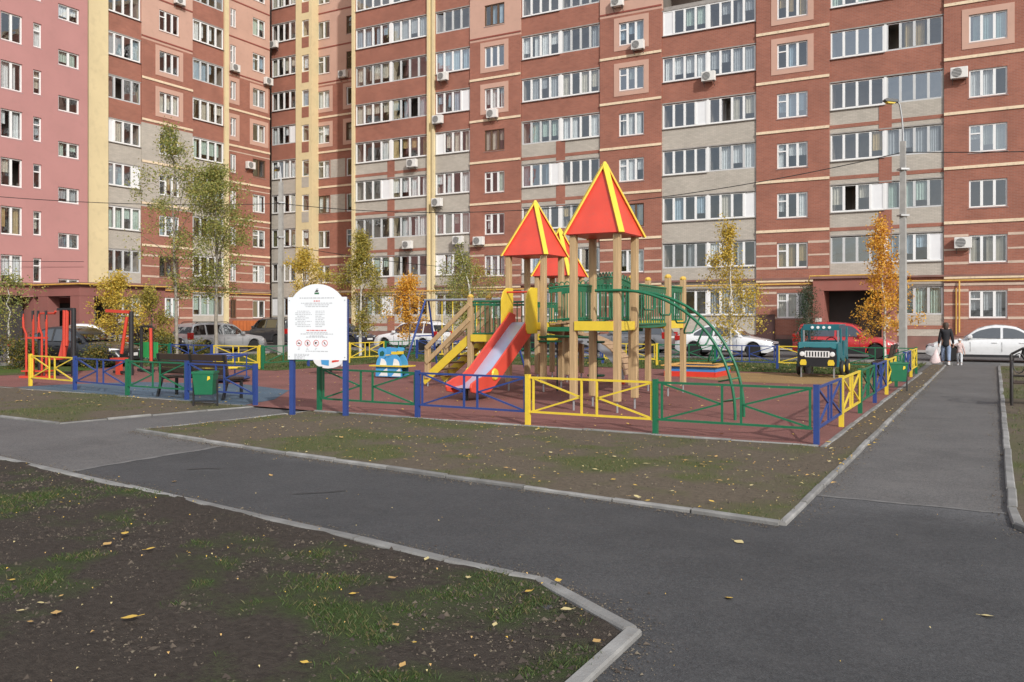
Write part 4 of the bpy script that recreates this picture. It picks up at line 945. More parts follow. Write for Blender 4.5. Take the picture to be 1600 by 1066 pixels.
# stair platform
Dt = dict(x0=-11.15, x1=-10.12, y0=17.8, y1=18.66)
for y in (Dt['y0'], Dt['y1']): post(Dt['x0'], y, 2.22, True)
platform(Dt['x0']+.06, Dt['x1'], Dt['y0'], Dt['y1'], 1.28, 'fb')
railing((Dt['x0']+.07, Dt['y0']), (Dt['x1']-.0, Dt['y0']), 1.28, 2.12, 7, top=.05); railing((Dt['x0']+.07, Dt['y1']), (Dt['x1'], Dt['y1']), 1.28, 2.12, 7, top=.05)
for y in (Dt['y0'], Dt['y1']):                                  # stair flight
    post(-12.42, y, 1.02)
    b = B(); b.bar((-12.55, y+.0, .12), (Dt['x0'], y, 1.24), .05, .2, PY, up=(0, 0, 1)); pobj(b, 'stringer')
    for dz in (.72, .36): b = B(); b.bar((-12.42, y-.075, .24+dz), (Dt['x0'], y-.075, 1.33+dz), .035, .11, WOOD); pobj(b, 'handrail')
for i in range(6):
    t = (i+.7)/6.5; b = B(); b.box(-12.5+t*1.3-.1, -12.5+t*1.3+.1, Dt['y0']+.03, Dt['y1']-.03, .12+t*1.1, .155+t*1.1, WOOD2); pobj(b, 'step')
# slide
SLX0, SLX1 = -9.86, -9.32
prof = [(17.85, 1.62), (17.6, 1.62), (17.45, 1.55), (15.75, .42), (15.45, .30), (14.95, .27)]
b = B()
for (y0, z0), (y1, z1) in zip(prof[:-1], prof[1:]): b.add([(SLX0, y0, z0), (SLX1, y0, z0), (SLX1, y1, z1), (SLX0, y1, z1)], [(0, 1, 2, 3)], STEEL)
sl_ = pobj(b, 'slide_bed', smooth=70)
for x, s in ((SLX0, -1), (SLX1, 1)):
    up = [(17.75, 1.80), (17.5, 1.86), (17.3, 1.70), (15.75, .66), (15.45, .52), (15.1, .46), (14.86, .38), (14.82, .30)]; dn = [(14.86, .20), (15.2, .14), (15.6, .16), (15.85, .30), (17.5, 1.38), (17.75, 1.45)]
    b = B(); b.prism(up+dn, x if s > 0 else x-.05, x+.05 if s > 0 else x, ROOFR, 'yz'); b.build('slide_side', sl_, bevel=.012)
    b = B(); b.lathe([(.11, -.03), (.13, 0), (.11, .03)], PY, 20, 'x', (x+s*.06, 15.75, .52)); b.build('side_disc', sl_)
    yl = [(17.15, 1.45), (17.22, 1.36), (17.70, 1.36), (17.70, 2.42), (17.40, 2.42), (17.24, 2.33), (17.16, 2.15)]
    b = B(); b.prism(yl, x+s*.055-.015, x+s*.055+.015, PY, 'yz'); pobj(b, 'yellow_shield', bevel=.006)
b = B(); b.tube([(SLX0-.06, 17.4, 2.32), (SLX1+.06, 17.4, 2.32)], .02, PR, 8); pobj(b, 'grab_bar')
b = B(); b.tube([(-9.59, 15.15, -.02), (-9.59, 15.15, .28)], .04, PK, 8); b.box(-9.8, -9.38, 15.1, 15.2, .22, .26, PK); b.build('slide_leg', sl_)
# platform behind the tall tower and the bridges
Et = dict(x0=-7.1, x1=-6.25, y0=18.15, y1=19.2)
for x in (Et['x0'], Et['x1']):
    for y in (Et['y0'], Et['y1']): post(x, y, 2.60, True)
platform(Et['x0']+.06, Et['x1']-.06, Et['y0'], Et['y1'], ZP, 'fbr')
railing((Et['x1'], Et['y0']+.07), (Et['x1'], Et['y1']-.07), ZP, ZP+.8, 7); railing((Et['x0']+.07, Et['y1']), (Et['x1']-.07, Et['y1']), ZP, ZP+.8, 6)
railing((Bt['x1']+.06, 17.9), (Et['x0']-.06, 18.2), ZP-.02, ZP+.80, 15, loops=True, arch=.06); railing((Bt['x1']+.06, 18.62), (Et['x0']-.06, 18.9), ZP-.02, ZP+.80, 15, arch=.06)
b = B()
for i in range(13):
    t = i/13; x = Bt['x1']+.07+t*1.88; z = ZP-.02+.06*4*t*(1-t); b.box(x, x+.13, 17.95, 18.65, z-.04, z, WOOD2)
pobj(b, 'bridge_deck')
b = B(); b.bar((Bt['x1'], 17.92, ZP-.16), (Et['x0'], 18.2, ZP-.16), .05, .10, PG); b.bar((Bt['x1'], 18.62, ZP-.16), (Et['x0'], 18.85, ZP-.16), .05, .10, PG); pobj(b, 'bridge_beam')
railing((-5.98, A['y1']+.07), (-6.28, Et['y0']-.07), ZP-.08, ZP+.75, 13, arch=.0); railing((-6.80, A['y1']+.07), (-7.05, Et['y0']-.07), ZP-.08, ZP+.85, 13, arch=.10, loops=True)
b = B()
for i in range(18):
    t = i/18; y = A['y1']+.08+t*2.62; z = ZP-.02-.03*4*t*(1-t); b.box(-6.78-.25*t, -6.02-.25*t, y, y+.135, z-.05, z, PG)
pobj(b, 'hanging_bridge_deck')
# lower green shelf bars between slide tower and tall tower
b = B(); b.tube([(-9.06, 17.8, 1.30), (-7.6, 17.0, 1.30)], .03, PG, 8); pobj(b, 'low_rail', smooth=40)
for z in (1.30, 1.20): b = B(); b.box(Bt['x1']-.06, Bt['x1']+.42, 17.62, 17.86, z-.04, z, PG); pobj(b, 'climbing_step')
b = B(); b.tube([(Bt['x1']+.36, 17.74, .03), (Bt['x1']+.36, 17.74, 1.2)], .02, PK, 8); pobj(b, 'climbing_pole', smooth=40)
for i, z in enumerate((.35, .75, 1.15)):
    b = B(); b.lathe([(0, z-.03), (.2, z-.03), (.22, z), (.2, z+.02), (0, z+.02)], PG, 14, c=(-8.3, 18.9, 0)); pobj(b, 'disc_step')
b = B(); b.tube([(-8.3, 18.9, 0), (-8.3, 18.9, 1.5)], .04, PK, 8); pobj(b, 'climbing_pole', smooth=40)
# arched plank climber from the low tower
arc = [(-9.9+1.55*math.sin(t), 1.22*math.cos(t)) for t in np.linspace(0, math.pi/2, 14)]
for y in (20.85, 21.55):
    inn = [(-9.9+1.38*math.sin(t), 1.02*math.cos(t)) for t in np.linspace(math.pi/2, 0, 14)]
    b = B(); b.prism([(a, c+.05) for a, c in arc]+[(a, c+.05) for a, c in inn], y-.02, y+.02, PLY); pobj(b, 'arch_side')
    b = B(); b.box(-8.45, -8.35, y-.04, y+.04, 0, .12, PR); pobj(b, 'arch_foot')
for i in range(12):
    t = (i+.3)/13*math.pi/2; x, z = -9.9+1.57*math.sin(t), .05+1.245*math.cos(t); b = B(); dx, dz = math.cos(t)*.085, -math.sin(t)*.067
    b.bar((x-dx, 21.2, z-dz), (x+dx, 21.2, z+dz), .74, .03, WOOD2); pobj(b, 'arch_plank')
# green arched ladder
def arcp(y, x1): 
    xs0 = A['x1']+.05; H = 2.20; out = []
    for i in range(22):
        t = i/21; a = t*math.pi/2*1.02; out.append((xs0+(x1-xs0)*math.sin(a), y, .02+H*max(0, math.cos(a))**.92*1.0))
    return out
ya, yb_ = 14.42, 15.0
ra, rb = arcp(ya, -3.79), arcp(yb_, -3.79)
for r_ in (ra, rb): b = B(); b.tube([(A['x1']-.4, r_[0][1], r_[0][2])]+r_+[(r_[-1][0], r_[-1][1], -.03)], .026, PG, 8); lad = pobj(b, 'ladder_rail', smooth=50)
for i in (3, 5, 7, 9, 11, 13, 15, 17, 19):
    p, q = Vector(ra[i]), Vector(rb[i]); b = B()
    if i < 14:                                                  # hanging grip loops
        dn = Vector((-.13, 0, -.30)) if i > 7 else Vector((.0, 0, -.30)); b.tube([p, p+dn*.85, p+dn+(q-p)*.12, q+dn+(p-q)*.12, q+dn*.85, q], .016, PG, 6)
    else: b.tube([p, p.lerp(q, .5)+Vector((-.28, 0, -.06)), q], .016, PG, 6)
    pobj(b, 'rung', smooth=50)

# ================================================================== PLAYGROUND OBJECTS
DKB = plank('dark_stained_board', (0.045, 0.028, 0.02))
def bench(label, loc, rz, L=1.75):
    t = thing('bench', label, 'bench', (*loc, .03), rz)
    for i in range(3): b = B(); b.box(-L/2, L/2, -.22+i*.15, -.09+i*.15, .42, .46, DKB); b.build('seat_slat', t, bevel=.006)
    for i in range(3): b = B(); b.bar((-L/2, .25+i*.025, .58+i*.15), (L/2, .25+i*.025, .58+i*.15), .035, .135, DKB, up=(0, .17, 1)); b.build('back_slat', t, bevel=.006)
    for x in (-L/2+.06, L/2-.06):
        b = B(); b.bar((x, -.20, 0), (x, -.20, .42), .05, .05, PK); b.bar((x, .34, 0), (x, .20, .43), .05, .05, PK); b.bar((x, .20, .42), (x, .32, .95), .05, .04, PK); b.bar((x, -.22, .40), (x, .22, .40), .05, .04, PK); b.build('leg_frame', t)
    b = B(); b.bar((0, .23, .44), (0, .34, .95), .05, .03, PK); b.build('back_brace', t); return t
bench('dark wooden bench seen from behind beside the green bin at front left fence', (-15.0, 12.95), R(184), 2.0)
bench('dark wooden bench by the right side fence beside the toy jeep', (-2.85, 27.4), R(-90), 1.6)
def bin_(label, loc, rz):
    t = thing('litter_bin', label, 'litter bin', (*loc, .02), rz); t.scale = (.86, .86, .86)
    b = B(); b.add([(-.20, -.14, .28), (.20, -.14, .28), (.20, .14, .28), (-.20, .14, .28), (-.24, -.19, .80), (.24, -.19, .80), (.24, .19, .80), (-.24, .19, .80), (-.215, -.165, .80), (.215, -.165, .80), (.215, .165, .80), (-.215, .165, .80), (-.18, -.12, .32), (.18, -.12, .32), (.18, .12, .32), (-.18, .12, .32)],
        [(3, 2, 1, 0), (0, 1, 5, 4), (1, 2, 6, 5), (2, 3, 7, 6), (3, 0, 4, 7), (4, 5, 9, 8), (5, 6, 10, 9), (6, 7, 11, 10), (7, 4, 8, 11), (9, 8, 12, 13), (10, 9, 13, 14), (11, 10, 14, 15), (8, 11, 15, 12), (12, 15, 14, 13)], PG); b.build('bucket', t, fix=False, bevel=.006)
    b = B(); b.box(-.25, .25, -.20, -.185, .755, .805, PG); b.box(-.25, .25, .185, .20, .755, .805, PG); b.box(-.25, -.235, -.185, .185, .755, .805, PG); b.box(.235, .25, -.185, .185, .755, .805, PG); b.build('rim', t)
    for x in (-.27, .27): b = B(); b.bar((x, 0, -.02), (x, 0, .62), .035, .035, PK); b.build('leg', t)
    b = B(); b.bar((-.27, 0, .12), (.27, 0, .12), .03, .03, PK); b.build('cross_bar', t)
    b = B(); b.add([(.10, -.186, .60), (.17, -.189, .64), (.16, -.192, .70), (.11, -.190, .70)], [(0, 1, 2, 3)], PY); b.build('sticker', t)
bin_('green metal bin on black legs outside fence behind the left bench', G(321, 637), R(30)); bin_('green metal bin on black legs beside the footpath at right fence', G(1401, 613), R(24))
# sandbox
t = thing('sandbox', 'low sandbox with red and blue sides and ochre seat rim', 'sandbox', (-7.75, 25.2, .03)); t.scale = (.78, .78, .9); BLU = M('light_blue_paint', (0.06, 0.22, 0.55), .45, var=.06); OCH = M('ochre_board', (0.60, 0.33, 0.09), .5, var=.1); SAND = M('sand', (0.42, 0.33, 0.22), .95, var=.2, vs=10, bump=.5)
for nm, z0, z1, m, w in (('red_board', 0, .17, PR, 1.0), ('blue_board', .172, .33, BLU, .99)):
    for r in range(4):
        b = B(); b.box(-w, w-.06, -w, -w+.05, z0, z1, m); b.build(nm, t, rot=(0, 0, r*math.pi/2))
for r in range(4): b = B(); b.box(-1.1, .84, -1.1, -.84, .332, .37, OCH); b.build('seat_board', t, rot=(0, 0, r*math.pi/2), bevel=.008)
b = B(); b.box(-.93, .93, -.93, .93, 0, .22, SAND); b.build('sand_fill', t)
# toy jeep
TEAL = M('teal_paint', (0.014, 0.125, 0.15), .4, var=.08, vs=4, dirt=.05); TEALL = M('light_teal_paint', (0.045, 0.21, 0.24), .4, var=.06); WHT = M('white_paint', (0.75, 0.76, 0.76), .4, var=.04); BLKP = M('black_panel', (0.015, 0.016, 0.02), .5)
jx, jy = G(1277, 592); t = thing('toy_jeep', 'teal playground jeep with white slotted grille and yellow fog lamps', 'play car', (jx, jy, .03), R(0))
b = B(); b.prism([(-.52, .32), (.52, .32), (.54, .62), (.50, .80), (.36, .86), (-.36, .86), (-.50, .80), (-.54, .62)], -.03, .03, BLKP); b.build('front_panel', t)
b = B(); b.prism([(-.51, .84), (-.36, .88), (.36, .88), (.51, .84), (.52, 1.00), (-.52, 1.00)], -.02, .02, TEALL); b.build('hood_front', t)
b = B(); b.box(-.52, .52, .03, .62, .98, 1.02, TEALL); b.build('hood', t, bevel=.01)
for s in (-1, 1):
    side = [(.04, .32), (.28, .32), (.34, .5), (.52, .58), (.70, .5), (.76, .32), (1.30, .32), (1.36, .5), (1.54, .58), (1.72, .5), (1.78, .32), (1.95, .32), (1.95, 1.45), (1.78, 1.45), (1.70, 1.08), (1.25, 1.02), (1.15, .62), (.9, .62), (.82, 1.02), (.68, 1.42), (.56, 1.42), (.60, 1.0), (.04, .98)]
    b = B(); b.prism(side, s*.54-.02, s*.54+.02, TEAL, 'yz'); b.build('side_panel', t)
    for y in (.52, 1.54): b = B(); b.lathe([(0, -.05), (.2, -.05), (.23, -.02), (.23, .02), (.2, .05), (0, .05)], PK, 20, 'x', (s*.60, y, .26)); w_ = b.build('wheel', t, smooth=40); b = B(); b.lathe([(.11, 0), (.10, .012), (0, .012)], PY, 14, 'x', (s*.60+(.05 if s > 0 else -.062), y, .26)); b.build('hub', w_)
    b = B(); b.lathe([(.072, 0), (.06, -.025), (0, -.03)], WHT, 18, 'y', (s*.415, -.031, .68)); b.build('headlight', t, smooth=40)
    b = B(); b.prism([(s*.30, .36), (s*.46, .36), (s*.48, .42), (s*.44, .52), (s*.32, .52), (s*.29, .44)], -.05, -.032, PY); b.build('fog_lamp', t)
    b = B(); b.bar((s*.45, .05, -.03), (s*.45, .05, .34), .04, .04, GALV); b.bar((s*.45, 1.8, -.03), (s*.45, 1.8, .34), .04, .04, GALV); b.build('stand', t)
b = B(); b.prism([(-.33, .59), (.33, .59), (.345, .62), (.345, .74), (.33, .77), (-.33, .77), (-.345, .74), (-.345, .62)], -.045, -.032, WHT); gr_ = b.build('grille', t)
for i in range(8): x = -.28+i*.08; b = B(); b.box(x-.018, x+.018, -.05, -.0455, .61, .75, BLKP); b.build('slot', gr_)
b = B(); b.box(-.50, .50, .58, .62, 1.36, 1.52, TEAL); b.box(-.50, -.46, .58, .62, 1.02, 1.36, GALV); b.box(.46, .50, .58, .62, 1.02, 1.36, GALV); rf_ = b.build('windscreen_frame', t)
for i in range(4): b = B(); b.lathe([(.045, 0), (.04, -.02), (0, -.022)], WHT, 14, 'y', (-.24+i*.16, .579, 1.44)); b.build('roof_lamp', rf_)
b = B(); b.box(-.50, .50, .62, 1.9, 1.50, 1.53, TEAL); b.build('roof', t)
b = B(); b.box(-.50, .50, 1.02, 1.45, .58, .63, DKB); b.box(-.50, .50, 1.45, 1.50, .63, 1.05, TEAL); b.build('seat', t)
b = B(); b.tube([(.25+.15*math.cos(a), .80+.04*math.sin(a), 1.0+.15*math.sin(a)) for a in np.linspace(0, 2*math.pi, 17)], .015, PK, 6); b.build('steering_wheel', t)
b = B(); b.lathe([(0, .12), (.08, .12), (.10, .30), (0, .32)], PK, 12, c=(-.25, .0, 0)); b.build('spring', t)
# spring rocker: blue shape with white patches
def rocker(label, loc, rz, kind):
    t = thing('spring_rocker', label, 'rocker', (*loc, .03), rz)
    SB = M('sky_blue_panel', (0.07, 0.32, 0.62), .45, var=.06); SG = M('dark_green_panel', (0.01, 0.10, 0.07), .45); WH = WHT
    if kind == 0:
        body = [(-.45, .04), (-.02, .04), (.0, .10), (.02, .04), (.44, .04), (.43, .30), (.40, .48), (.33, .61), (.26, .67), (.25, .76), (.30, .80), (.29, .86), (.10, .88), (.07, .80), (.10, .76), (.09, .67), (.02, .60), (-.06, .58), (-.11, .62), (-.09, .72), (-.12, .83), (-.20, .88), (-.30, .87), (-.37, .80), (-.37, .70), (-.33, .62), (-.40, .52), (-.44, .36)]
        for y in (-.17, .17): b = B(); b.prism(body, y-.015, y+.015, SB); b.build('side_panel', t)
        for x0 in (-.22, .22):
            b = B(); b.prism([(x0-.08, .37), (x0+.15, .37), (x0+.13, .47), (x0+.06, .54), (x0-.04, .56)], -.192, -.186, WH); b.build('white_patch', t)
            b = B(); b.prism([(x0-.12, .06), (x0+.18, .06), (x0+.17, .30), (x0-.02, .17)], -.192, -.186, WH); b.build('white_patch', t)
        b = B(); b.prism([(-.30, .63), (-.18, .63), (-.14, .72), (-.20, .78), (-.30, .74)], -.192, -.186, SG); b.build('window_patch', t)
        b = B(); b.box(.09, .26, -.195, .195, .68, .76, PY); b.build('yellow_collar', t)
        b = B(); b.box(-.62, .62, -.26, .26, .33, .365, PY); b.build('yellow_shelf', t)
    else:
        body = [(.5*math.cos(a)*(1 if math.cos(a) < 0 else 1.1), .45+.27*math.sin(a)) for a in np.linspace(0, 2*math.pi, 22)[:-1]]
        for y in (-.15, .15): b = B(); b.prism(body, y-.015, y+.015, WH); b.build('side_panel', t)
        b = B(); b.prism([(-.20, .30), (.05, .26), (.06, .55), (-.05, .66), (-.24, .55)], -.172, -.166, SB); b.build('blue_patch', t)
        b = B(); b.prism([(.16, .36), (.40, .40), (.42, .46), (.16, .42)], -.172, -.166, PR); b.build('red_patch', t)
        b = B(); b.box(-.18, .22, -.14, .14, .52, .56, PR); b.build('seat', t)
        b = B(); b.tube([(.05*math.cos(a*3), .05*math.sin(a*3), .0+a*.02) for a in np.linspace(0, 12, 60)], .012, PK, 6); b.build('spring', t)
    b = B(); b.tube([(-.02, -.3, .66), (-.02, .3, .66)], .015, PY, 6); b.build('handle', t)
rocker('sky blue spring rocker with white patches and yellow shelf before white van', G(613, 592), R(4), 0)
rocker('white spring rocker with blue and red patches behind the information board', G(516, 586), R(10), 1)
# swing
sx, sy = -17.2, 24.6; t = thing('swing', 'swing with blue A frames, grey top beam and yellow chains', 'swing', (sx, sy, .03))
for x in (0, 3.1):
    for s in (-1, 1): b = B(); b.tube([(x+(-.25 if x == 0 else .25), s*1.0, -.03), (x, s*.10, 2.32)], .035, PB, 8); b.build('leg', t, smooth=40)
    b = B(); b.bar((x+(-.12 if x == 0 else .12), -.52, 1.1), (x+(-.12 if x == 0 else .12), .52, 1.1), .04, .04, PB); b.build('brace', t)
b = B(); b.tube([(-.1, 0, 2.34), (3.2, 0, 2.34)], .045, GALV, 10); b.build('beam', t, smooth=40)
for c in (.85, 2.25):
    for d in (-.22, .22): b = B(); b.tube([(c+d, 0, 2.3), (c+d, 0, .5)], .016, PY, 6); b.build('chain', t)
    b = B(); b.box(c-.26, c+.26, -.12, .12, .46, .5, PY); b.build('seat', t)
# roundabout behind the bench
t = thing('roundabout', 'small blue roundabout with yellow seats behind the left bench', 'roundabout', (*G(352, 598), .03))
b = B(); b.lathe([(0, .06), (.62, .06), (.66, .10), (.62, .14), (0, .14)], M('dark_blue_deck', (.03, .05, .14), .5), 24); b.build('deck', t, smooth=40)
b = B(); b.tube([(.6*math.cos(a), .6*math.sin(a), .72) for a in np.linspace(0, 2*math.pi, 25)], .022, PB, 8); b.build('ring_rail', t, smooth=40)
for i in range(4):
    a = i*math.pi/2+.4; b = B(); b.tube([(.6*math.cos(a), .6*math.sin(a), .1), (.6*math.cos(a), .6*math.sin(a), .72)], .018, PB, 6); b.tube([(.6*math.cos(a), .6*math.sin(a), .72), (0, 0, .6)], .018, PB, 6); b.build('upright', t)
    a += math.pi/4; b = B(); b.box(-.16, .16, -.12, .12, .38, .42, PY); b.build('seat', t, (.42*math.cos(a), .42*math.sin(a), 0), (0, 0, a))
b = B(); b.tube([(0, 0, 0), (0, 0, .62)], .05, PB, 10); b.build('axle', t)
# ---- outdoor gym
def gympole(b, x, y, z0, z1, m, r=.045): b.tube([(x, y, z0), (x, y, z1)], r, m, 8)
gx, gy = G(45, 592); t = thing('gym_stepper', 'exercise machine with tall red swing arms behind yellow panel', 'exercise machine', (gx, gy, .03), R(20))
for i, x in enumerate((-.08, .14, .42, .56)):
    b = B(); b.tube([(x, 0, .05), (x, 0, 1.25), (x+(.05 if i % 2 else -.05), -.05, 1.45), (x+(.03 if i % 2 else -.08), -.05, 1.9)], .032, PO, 8); a_ = b.build('swing_arm', t, smooth=50)
    b = B(); b.tube([(x+(.03 if i % 2 else -.08), -.05, 1.62), (x+(.03 if i % 2 else -.08), -.05, 1.93)], .036, PK, 8); b.build('grip', a_)
b = B(); gympole(b, .28, .1, -.03, 1.3, PK, .06); b.build('column', t, smooth=50)
b = B(); b.bar((-.1, 0, 1.15), (.6, 0, 1.15), .05, .05, PO); b.build('cross_bar', t)
for x in (.05, .5): b = B(); b.box(x-.14, x+.14, -.2, .2, .18, .22, PO); b.build('foot_plate', t)
b = B(); b.bar((-.2, 0, .03), (.75, 0, .03), .3, .06, PO); b.build('base', t)
gx, gy = G(115, 590); t = thing('gym_pull_down', 'exercise machine with black post and hanging red pull bar arms', 'exercise machine', (gx, gy, .03), R(0))
b = B(); gympole(b, 0, 0, -.03, 2.0, PK, .07); b.build('column', t, smooth=50)
b = B(); b.bar((.05, 0, 1.98), (-.75, 0, 1.98), .07, .07, PK); b.build('top_arm', t)
b = B(); b.tube([(-.55, -.2, 1.92), (-.6, -.2, 1.86), (-1.35, -.2, 1.86), (-1.4, -.2, 1.25)], .035, PO, 8); b.build('pull_arm', t, smooth=50)
b = B(); b.tube([(-.42, .0, 1.95), (-.45, .0, .55)], .06, PO, 8); b.tube([(-.30, .0, 1.95), (-.33, .0, .9)], .05, PO, 8); b.build('hanging_arm', t, smooth=50)
b = B(); b.box(-.98, -.62, -.2, .2, .48, .54, PO); b.bar((-.8, .15, .5), (-.8, .28, 1.05), .3, .05, PO); b.bar((-.8, 0, 0), (-.8, 0, .5), .08, .08, PK); b.build('seat', t)
b = B(); b.bar((.05, 0, .1), (-.85, 0, .1), .08, .08, PK); b.build('base', t)
gx, gy = G(205, 588); t = thing('gym_press', 'exercise machine with black post and long red top arm beside yellow bush', 'exercise machine', (gx, gy, .03), R(0))
b = B(); gympole(b, 0, 0, -.03, 1.92, PK, .07); b.build('column', t, smooth=50)
b = B(); b.bar((.0, -.06, 1.90), (-.95, -.15, 1.94), .09, .09, PO); b.build('top_arm', t)
b = B(); b.tube([(-.06, -.1, 1.75), (-.16, -.12, 1.2), (-.28, -.12, .65)], .05, PO, 8); b.build('lever', t, smooth=50)
b = B(); b.box(-.72, -.40, -.2, .2, .45, .51, PO); b.bar((-.56, 0, .0), (-.56, 0, .45), .2, .1, PO); b.build('seat', t)
b = B(); b.bar((.0, 0, .08), (-.8, 0, .08), .08, .08, PK); b.build('base', t)
gx, gy = G(237, 584); t = thing('gym_bars', 'exercise machine with black portal, green panel and red handle left of bench', 'exercise machine', (gx, gy, .03), R(0))
b = B(); gympole(b, 0, 0, -.03, 1.45, PK, .05); gympole(b, -.75, .2, -.03, 1.45, PK, .05); b.bar((-.75, .2, 1.45), (0, 0, 1.45), .06, .06, PK); b.build('portal', t)
b = B(); b.tube([(.08, -.1, 1.40), (.1, -.1, .35)], .05, PO, 8); b.build('lever', t, smooth=50)
BG = M('bright_green_panel', (0.03, 0.30, 0.08), .5)
b = B(); b.box(-.95, -.1, .28, .32, .45, .95, BG); b.build('green_panel', t)
b = B(); b.bar((-.9, .2, .06), (.1, 0, .06), .08, .08, PK); b.build('base', t)
# ---- iron bench at the right edge
IRON = M('wrought_iron', (0.018, 0.014, 0.013), .5, var=.2)
t = thing('iron_bench', 'wrought iron bench with curled armrest at the right edge of the picture', 'bench', (.31, 19.7, .03), R(0))
for x in (0, 1.5):
    b = B(); b.tube([(x, .45, .0), (x, .42, .5), (x, .52, .98)], .028, IRON, 8); b.tube([(x, -.25, 0), (x, -.25, .62), (x, -.18, .80), (x, -.02, .86), (x, .2, .78), (x, .42, .70)], .028, IRON, 8); b.tube([(x, -.25, .42), (x, .43, .40)], .025, IRON, 8)
    b.tube([(x, .05+.14*math.cos(a), .60+.12*math.sin(a)) for a in np.linspace(0, 5.2, 16)], .015, IRON, 6); b.build('side_frame', t, smooth=50)
b = B(); b.tube([(0, .52, .98), (.2, .54, 1.1), (.75, .55, 1.16), (1.3, .54, 1.1), (1.5, .52, .98)], .025, IRON, 8); b.tube([(0, .44, .55), (1.5, .44, .55)], .02, IRON, 8)
for i in range(6): b.tube([(.14+i*.25+.11*math.cos(a), .49, .80+.2*math.sin(a)) for a in np.linspace(0, 2*math.pi, 13)], .012, IRON, 6)
b.build('back_scrollwork', t, smooth=50)
for i in range(4): b = B(); b.box(0.02, 1.48, -.24+i*.16, -.12+i*.16, .43, .46, DKB); b.build('seat_slat', t, bevel=.006)
# ================================================================== CARS
TYRE = M('tyre_rubber', (0.018, 0.018, 0.018), .85, var=.2); RIM = M('alloy_rim', (0.50, 0.51, 0.53), .3, metal=.8, var=.05); TRIM = M('black_trim', (0.02, 0.02, 0.022), .5); UNDER = M('underbody', (0.01, 0.01, 0.01), .9)
HLAMP = M('headlamp', (0.55, 0.58, 0.62), .1, metal=.3, coat=.8); TLAMP = M('tail_lamp', (0.42, 0.015, 0.012), .2, coat=.8); PLATE = M('number_plate', (0.72, 0.72, 0.70), .5)
def carpaint(name, c, metal=0.0): return M(name, c, .32, metal=metal, var=.03, coat=.8, dirt=.10, vs=1.5)
_wheel = {}
def wheel_meshes(r, w):
    k = (r, w)
    if k in _wheel: return _wheel[k]
    b = B(); b.lathe([(r*.62, -w/2), (r*.93, -w/2), (r, -w*.3), (r, w*.3), (r*.93, w/2), (r*.62, w/2)], TYRE, 28, 'y'); ty = b.mesh('tyre', smooth=40)
    b = B(); b.lathe([(r*.66, -w*.47), (r*.60, -w*.40), (r*.58, -w*.15), (.01, -w*.12)], UNDER, 28, 'y')
    for i in range(5):
        a = i*2*math.pi/5+.3; c, s = math.cos(a), math.sin(a); px_, pz = -s, c
        vs = [(c*r*.10+px_*r*.09, -w*.40, s*r*.10+pz*r*.09), (c*r*.10-px_*r*.09, -w*.40, s*r*.10-pz*r*.09), (c*r*.62-px_*r*.13, -w*.46, s*r*.62-pz*r*.13), (c*r*.62+px_*r*.13, -w*.46, s*r*.62+pz*r*.13)]
        vs += [(x, y+w*.15, z) for x, y, z in vs]; b.add(vs, [(0, 1, 2, 3), (7, 6, 5, 4), (0, 4, 5, 1), (1, 5, 6, 2), (2, 6, 7, 3), (3, 7, 4, 0)], RIM)
    b.lathe([(r*.17, -w*.15), (r*.16, -w*.43), (.0, -w*.45)], RIM, 16, 'y'); b.lathe([(r*.68, -w*.42), (r*.70, -w*.49), (r*.60, -w*.48), (r*.60, -w*.42)], RIM, 28, 'y')
    ri = b.mesh('rim', smooth=35); _wheel[k] = (ty, ri); return _wheel[k]
def lerp_tab(tab, x):
    for (x0, z0), (x1, z1) in zip(tab[:-1], tab[1:]):
        if x <= x1: t = 0 if x1 == x0 else max(0, min(1, (x-x0)/(x1-x0))); t = t*t*(3-2*t)*.5+t*.5; return z0+(z1-z0)*t
    return tab[-1][1]
